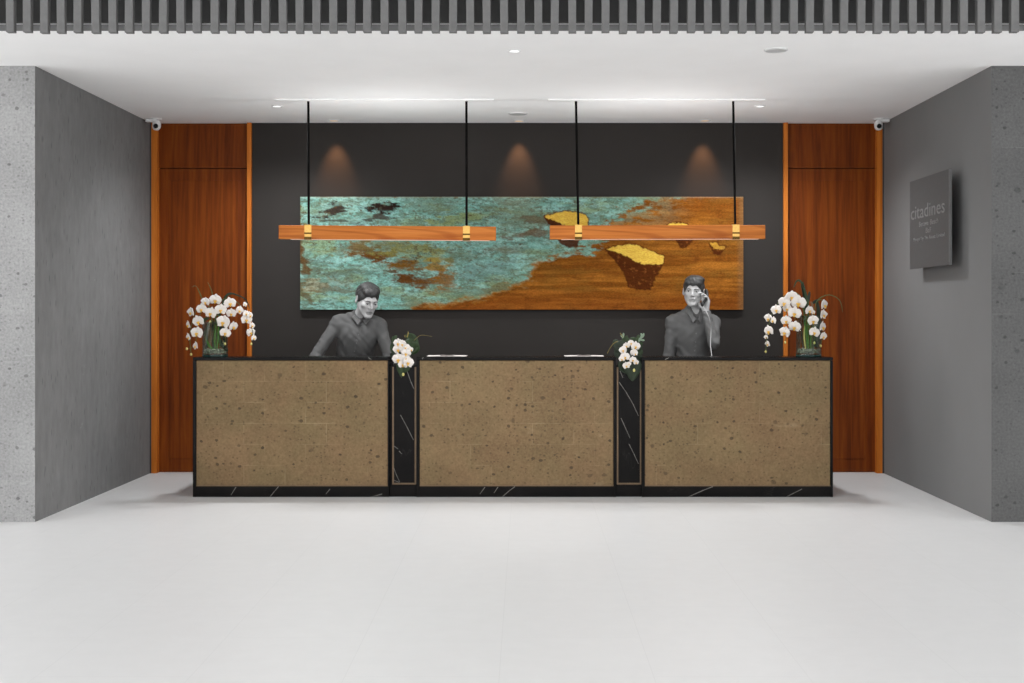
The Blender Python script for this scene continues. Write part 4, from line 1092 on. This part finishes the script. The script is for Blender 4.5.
# telephone receiver held at the ear
e1 = Vector(T2(.092, -.018, .004)); e2 = Vector(T2(.074, -.108, -.088)); mid = (e1+e2)/2+Vector((.030, -.012, .006))
ph = thing('telephone_receiver', mid, 'black telephone receiver held to the ear of the standing person', 'telephone')
bm = bmesh.new(); pts = catmull([e1+Vector((.012,0,.006)), e1*.7+e2*.3+Vector((.026,-.008,.006)), mid+Vector((-.002,0,0)), e1*.3+e2*.7+Vector((.022,-.008,0)), e2+Vector((.008,-.004,-.004))], 6)
tube(bm, pts, .0125, .0115, 12); obj('handle', bm, M['phone'], ph, smooth=True)
for nm, c_ in (('earpiece', e1), ('mouthpiece', e2)):
    bm = bmesh.new(); ell(bm, c_+Vector((.008,0,0)), (.013,.024,.026), 16, 12); obj(nm, bm, M['phone'], ph, smooth=True)
bm = bmesh.new(); w0 = P(707.3, 309, 10.66)
cp = catmull([e2+Vector((.012,-.01,-.02)), P(706.5, 312, 10.64), P(709.8, 320, 10.63), P(711, 330, 10.66), P(710.5, 345, 10.60), P(712, 360, 10.50), Vector((1.50, 10.46, .835))], 8)
tube(bm, cp, .0038, .0038, 8); M['cordg'] = simple('light_grey_cord', g(150), .5); obj('coiled_cord', bm, M['cordg'], ph, smooth=True)
tb = thing('desk_telephone', (1.50, 10.44, .821), 'black desk telephone base on the worktop behind the right desk', 'telephone')
bm = bmesh.new(); box(bm, 1.42, 1.58, 10.36, 10.55, .8205, .865, bevel=.008); obj('housing', bm, M['phone'], tb)
bm = bmesh.new()
for i in range(3):
    for j in range(4): box(bm, 1.50+i*.02, 1.515+i*.02, 10.40+j*.025, 10.417+j*.025, .864, .869)
obj('keypad', bm, M['cordg'], tb)

# ---------------------------------------------------------------- light and camera
w = bpy.data.worlds.new('world'); SC.world = w; w.use_nodes = True
nt = w.node_tree; bg = nt.nodes['Background']; tc = nt.nodes.new('ShaderNodeTexCoord'); sx = nt.nodes.new('ShaderNodeSeparateXYZ'); rp_ = nt.nodes.new('ShaderNodeValToRGB')
nt.links.new(tc.outputs['Generated'], sx.inputs[0]); nt.links.new(sx.outputs[2], rp_.inputs[0]); nt.links.new(rp_.outputs[0], bg.inputs[0])
e = rp_.color_ramp.elements; e[0].position = .0; e[0].color = (1,1,1,1); e[1].position = .6; e[1].color = (.85,.85,.85,1)
bg.inputs[1].default_value = 1.7
def area(name, loc, rot, sx_, sy_, power, col=(1,1,1)):
    l = bpy.data.lights.new(name, 'AREA'); l.shape = 'RECTANGLE'; l.size = sx_; l.size_y = sy_; l.energy = power; l.color = col
    o = bpy.data.objects.new(name, l); COL.objects.link(o); o.location = loc; o.rotation_euler = rot; return o
def spot(name, loc, tgt, power, ang, blend, col, r=.02):
    l = bpy.data.lights.new(name, 'SPOT'); l.energy = power; l.spot_size = ang; l.spot_blend = blend; l.color = col; l.shadow_soft_size = r
    o = bpy.data.objects.new(name, l); COL.objects.link(o); o.location = loc
    o.rotation_euler = (Vector(tgt)-Vector(loc)).to_track_quat('-Z', 'Y').to_euler(); return o
for u_ in DNL: area('pendant_downlight', u_, (0, 0, 0), 1.45, .05, 7)
for u_ in UPL: area('added_uplight', u_, (PI, 0, 0), 1.05, .05, 4)  # area lamps added above the beams to brighten the back ceiling
for (x, y) in ww: spot('wall_wash', (x, y, ZC-.02), (x, YB, ZC-.50), 26, math.radians(50), 1.0, (1, .48, .22))
for (x, y), pw_ in zip(dls, (150, 150, 60)): spot('downlight_beam', (x, y, ZC-.02), (x, y, 0), pw_, math.radians(155), .8, (.97, .985, 1), .14)

cam = bpy.data.cameras.new('camera'); co = bpy.data.objects.new('camera', cam); COL.objects.link(co)
co.location = (0, 0, EYE); co.rotation_euler = (PI/2, 0, 0)
cam.sensor_width = 36; cam.lens = 36*FPX/1024; cam.shift_x = -(CX-512)/1024; cam.shift_y = -(341.5-CY)/1024; cam.clip_end = 200
SC.camera = co
SC.view_settings.view_transform = 'Standard'; SC.view_settings.look = 'None'; SC.view_settings.exposure = .36; SC.view_settings.gamma = 1
SC.view_settings.use_curve_mapping = False
SC.cycles.max_bounces = 10; SC.cycles.diffuse_bounces = 6; SC.cycles.transparent_max_bounces = 16
bpy.context.view_layer.update()
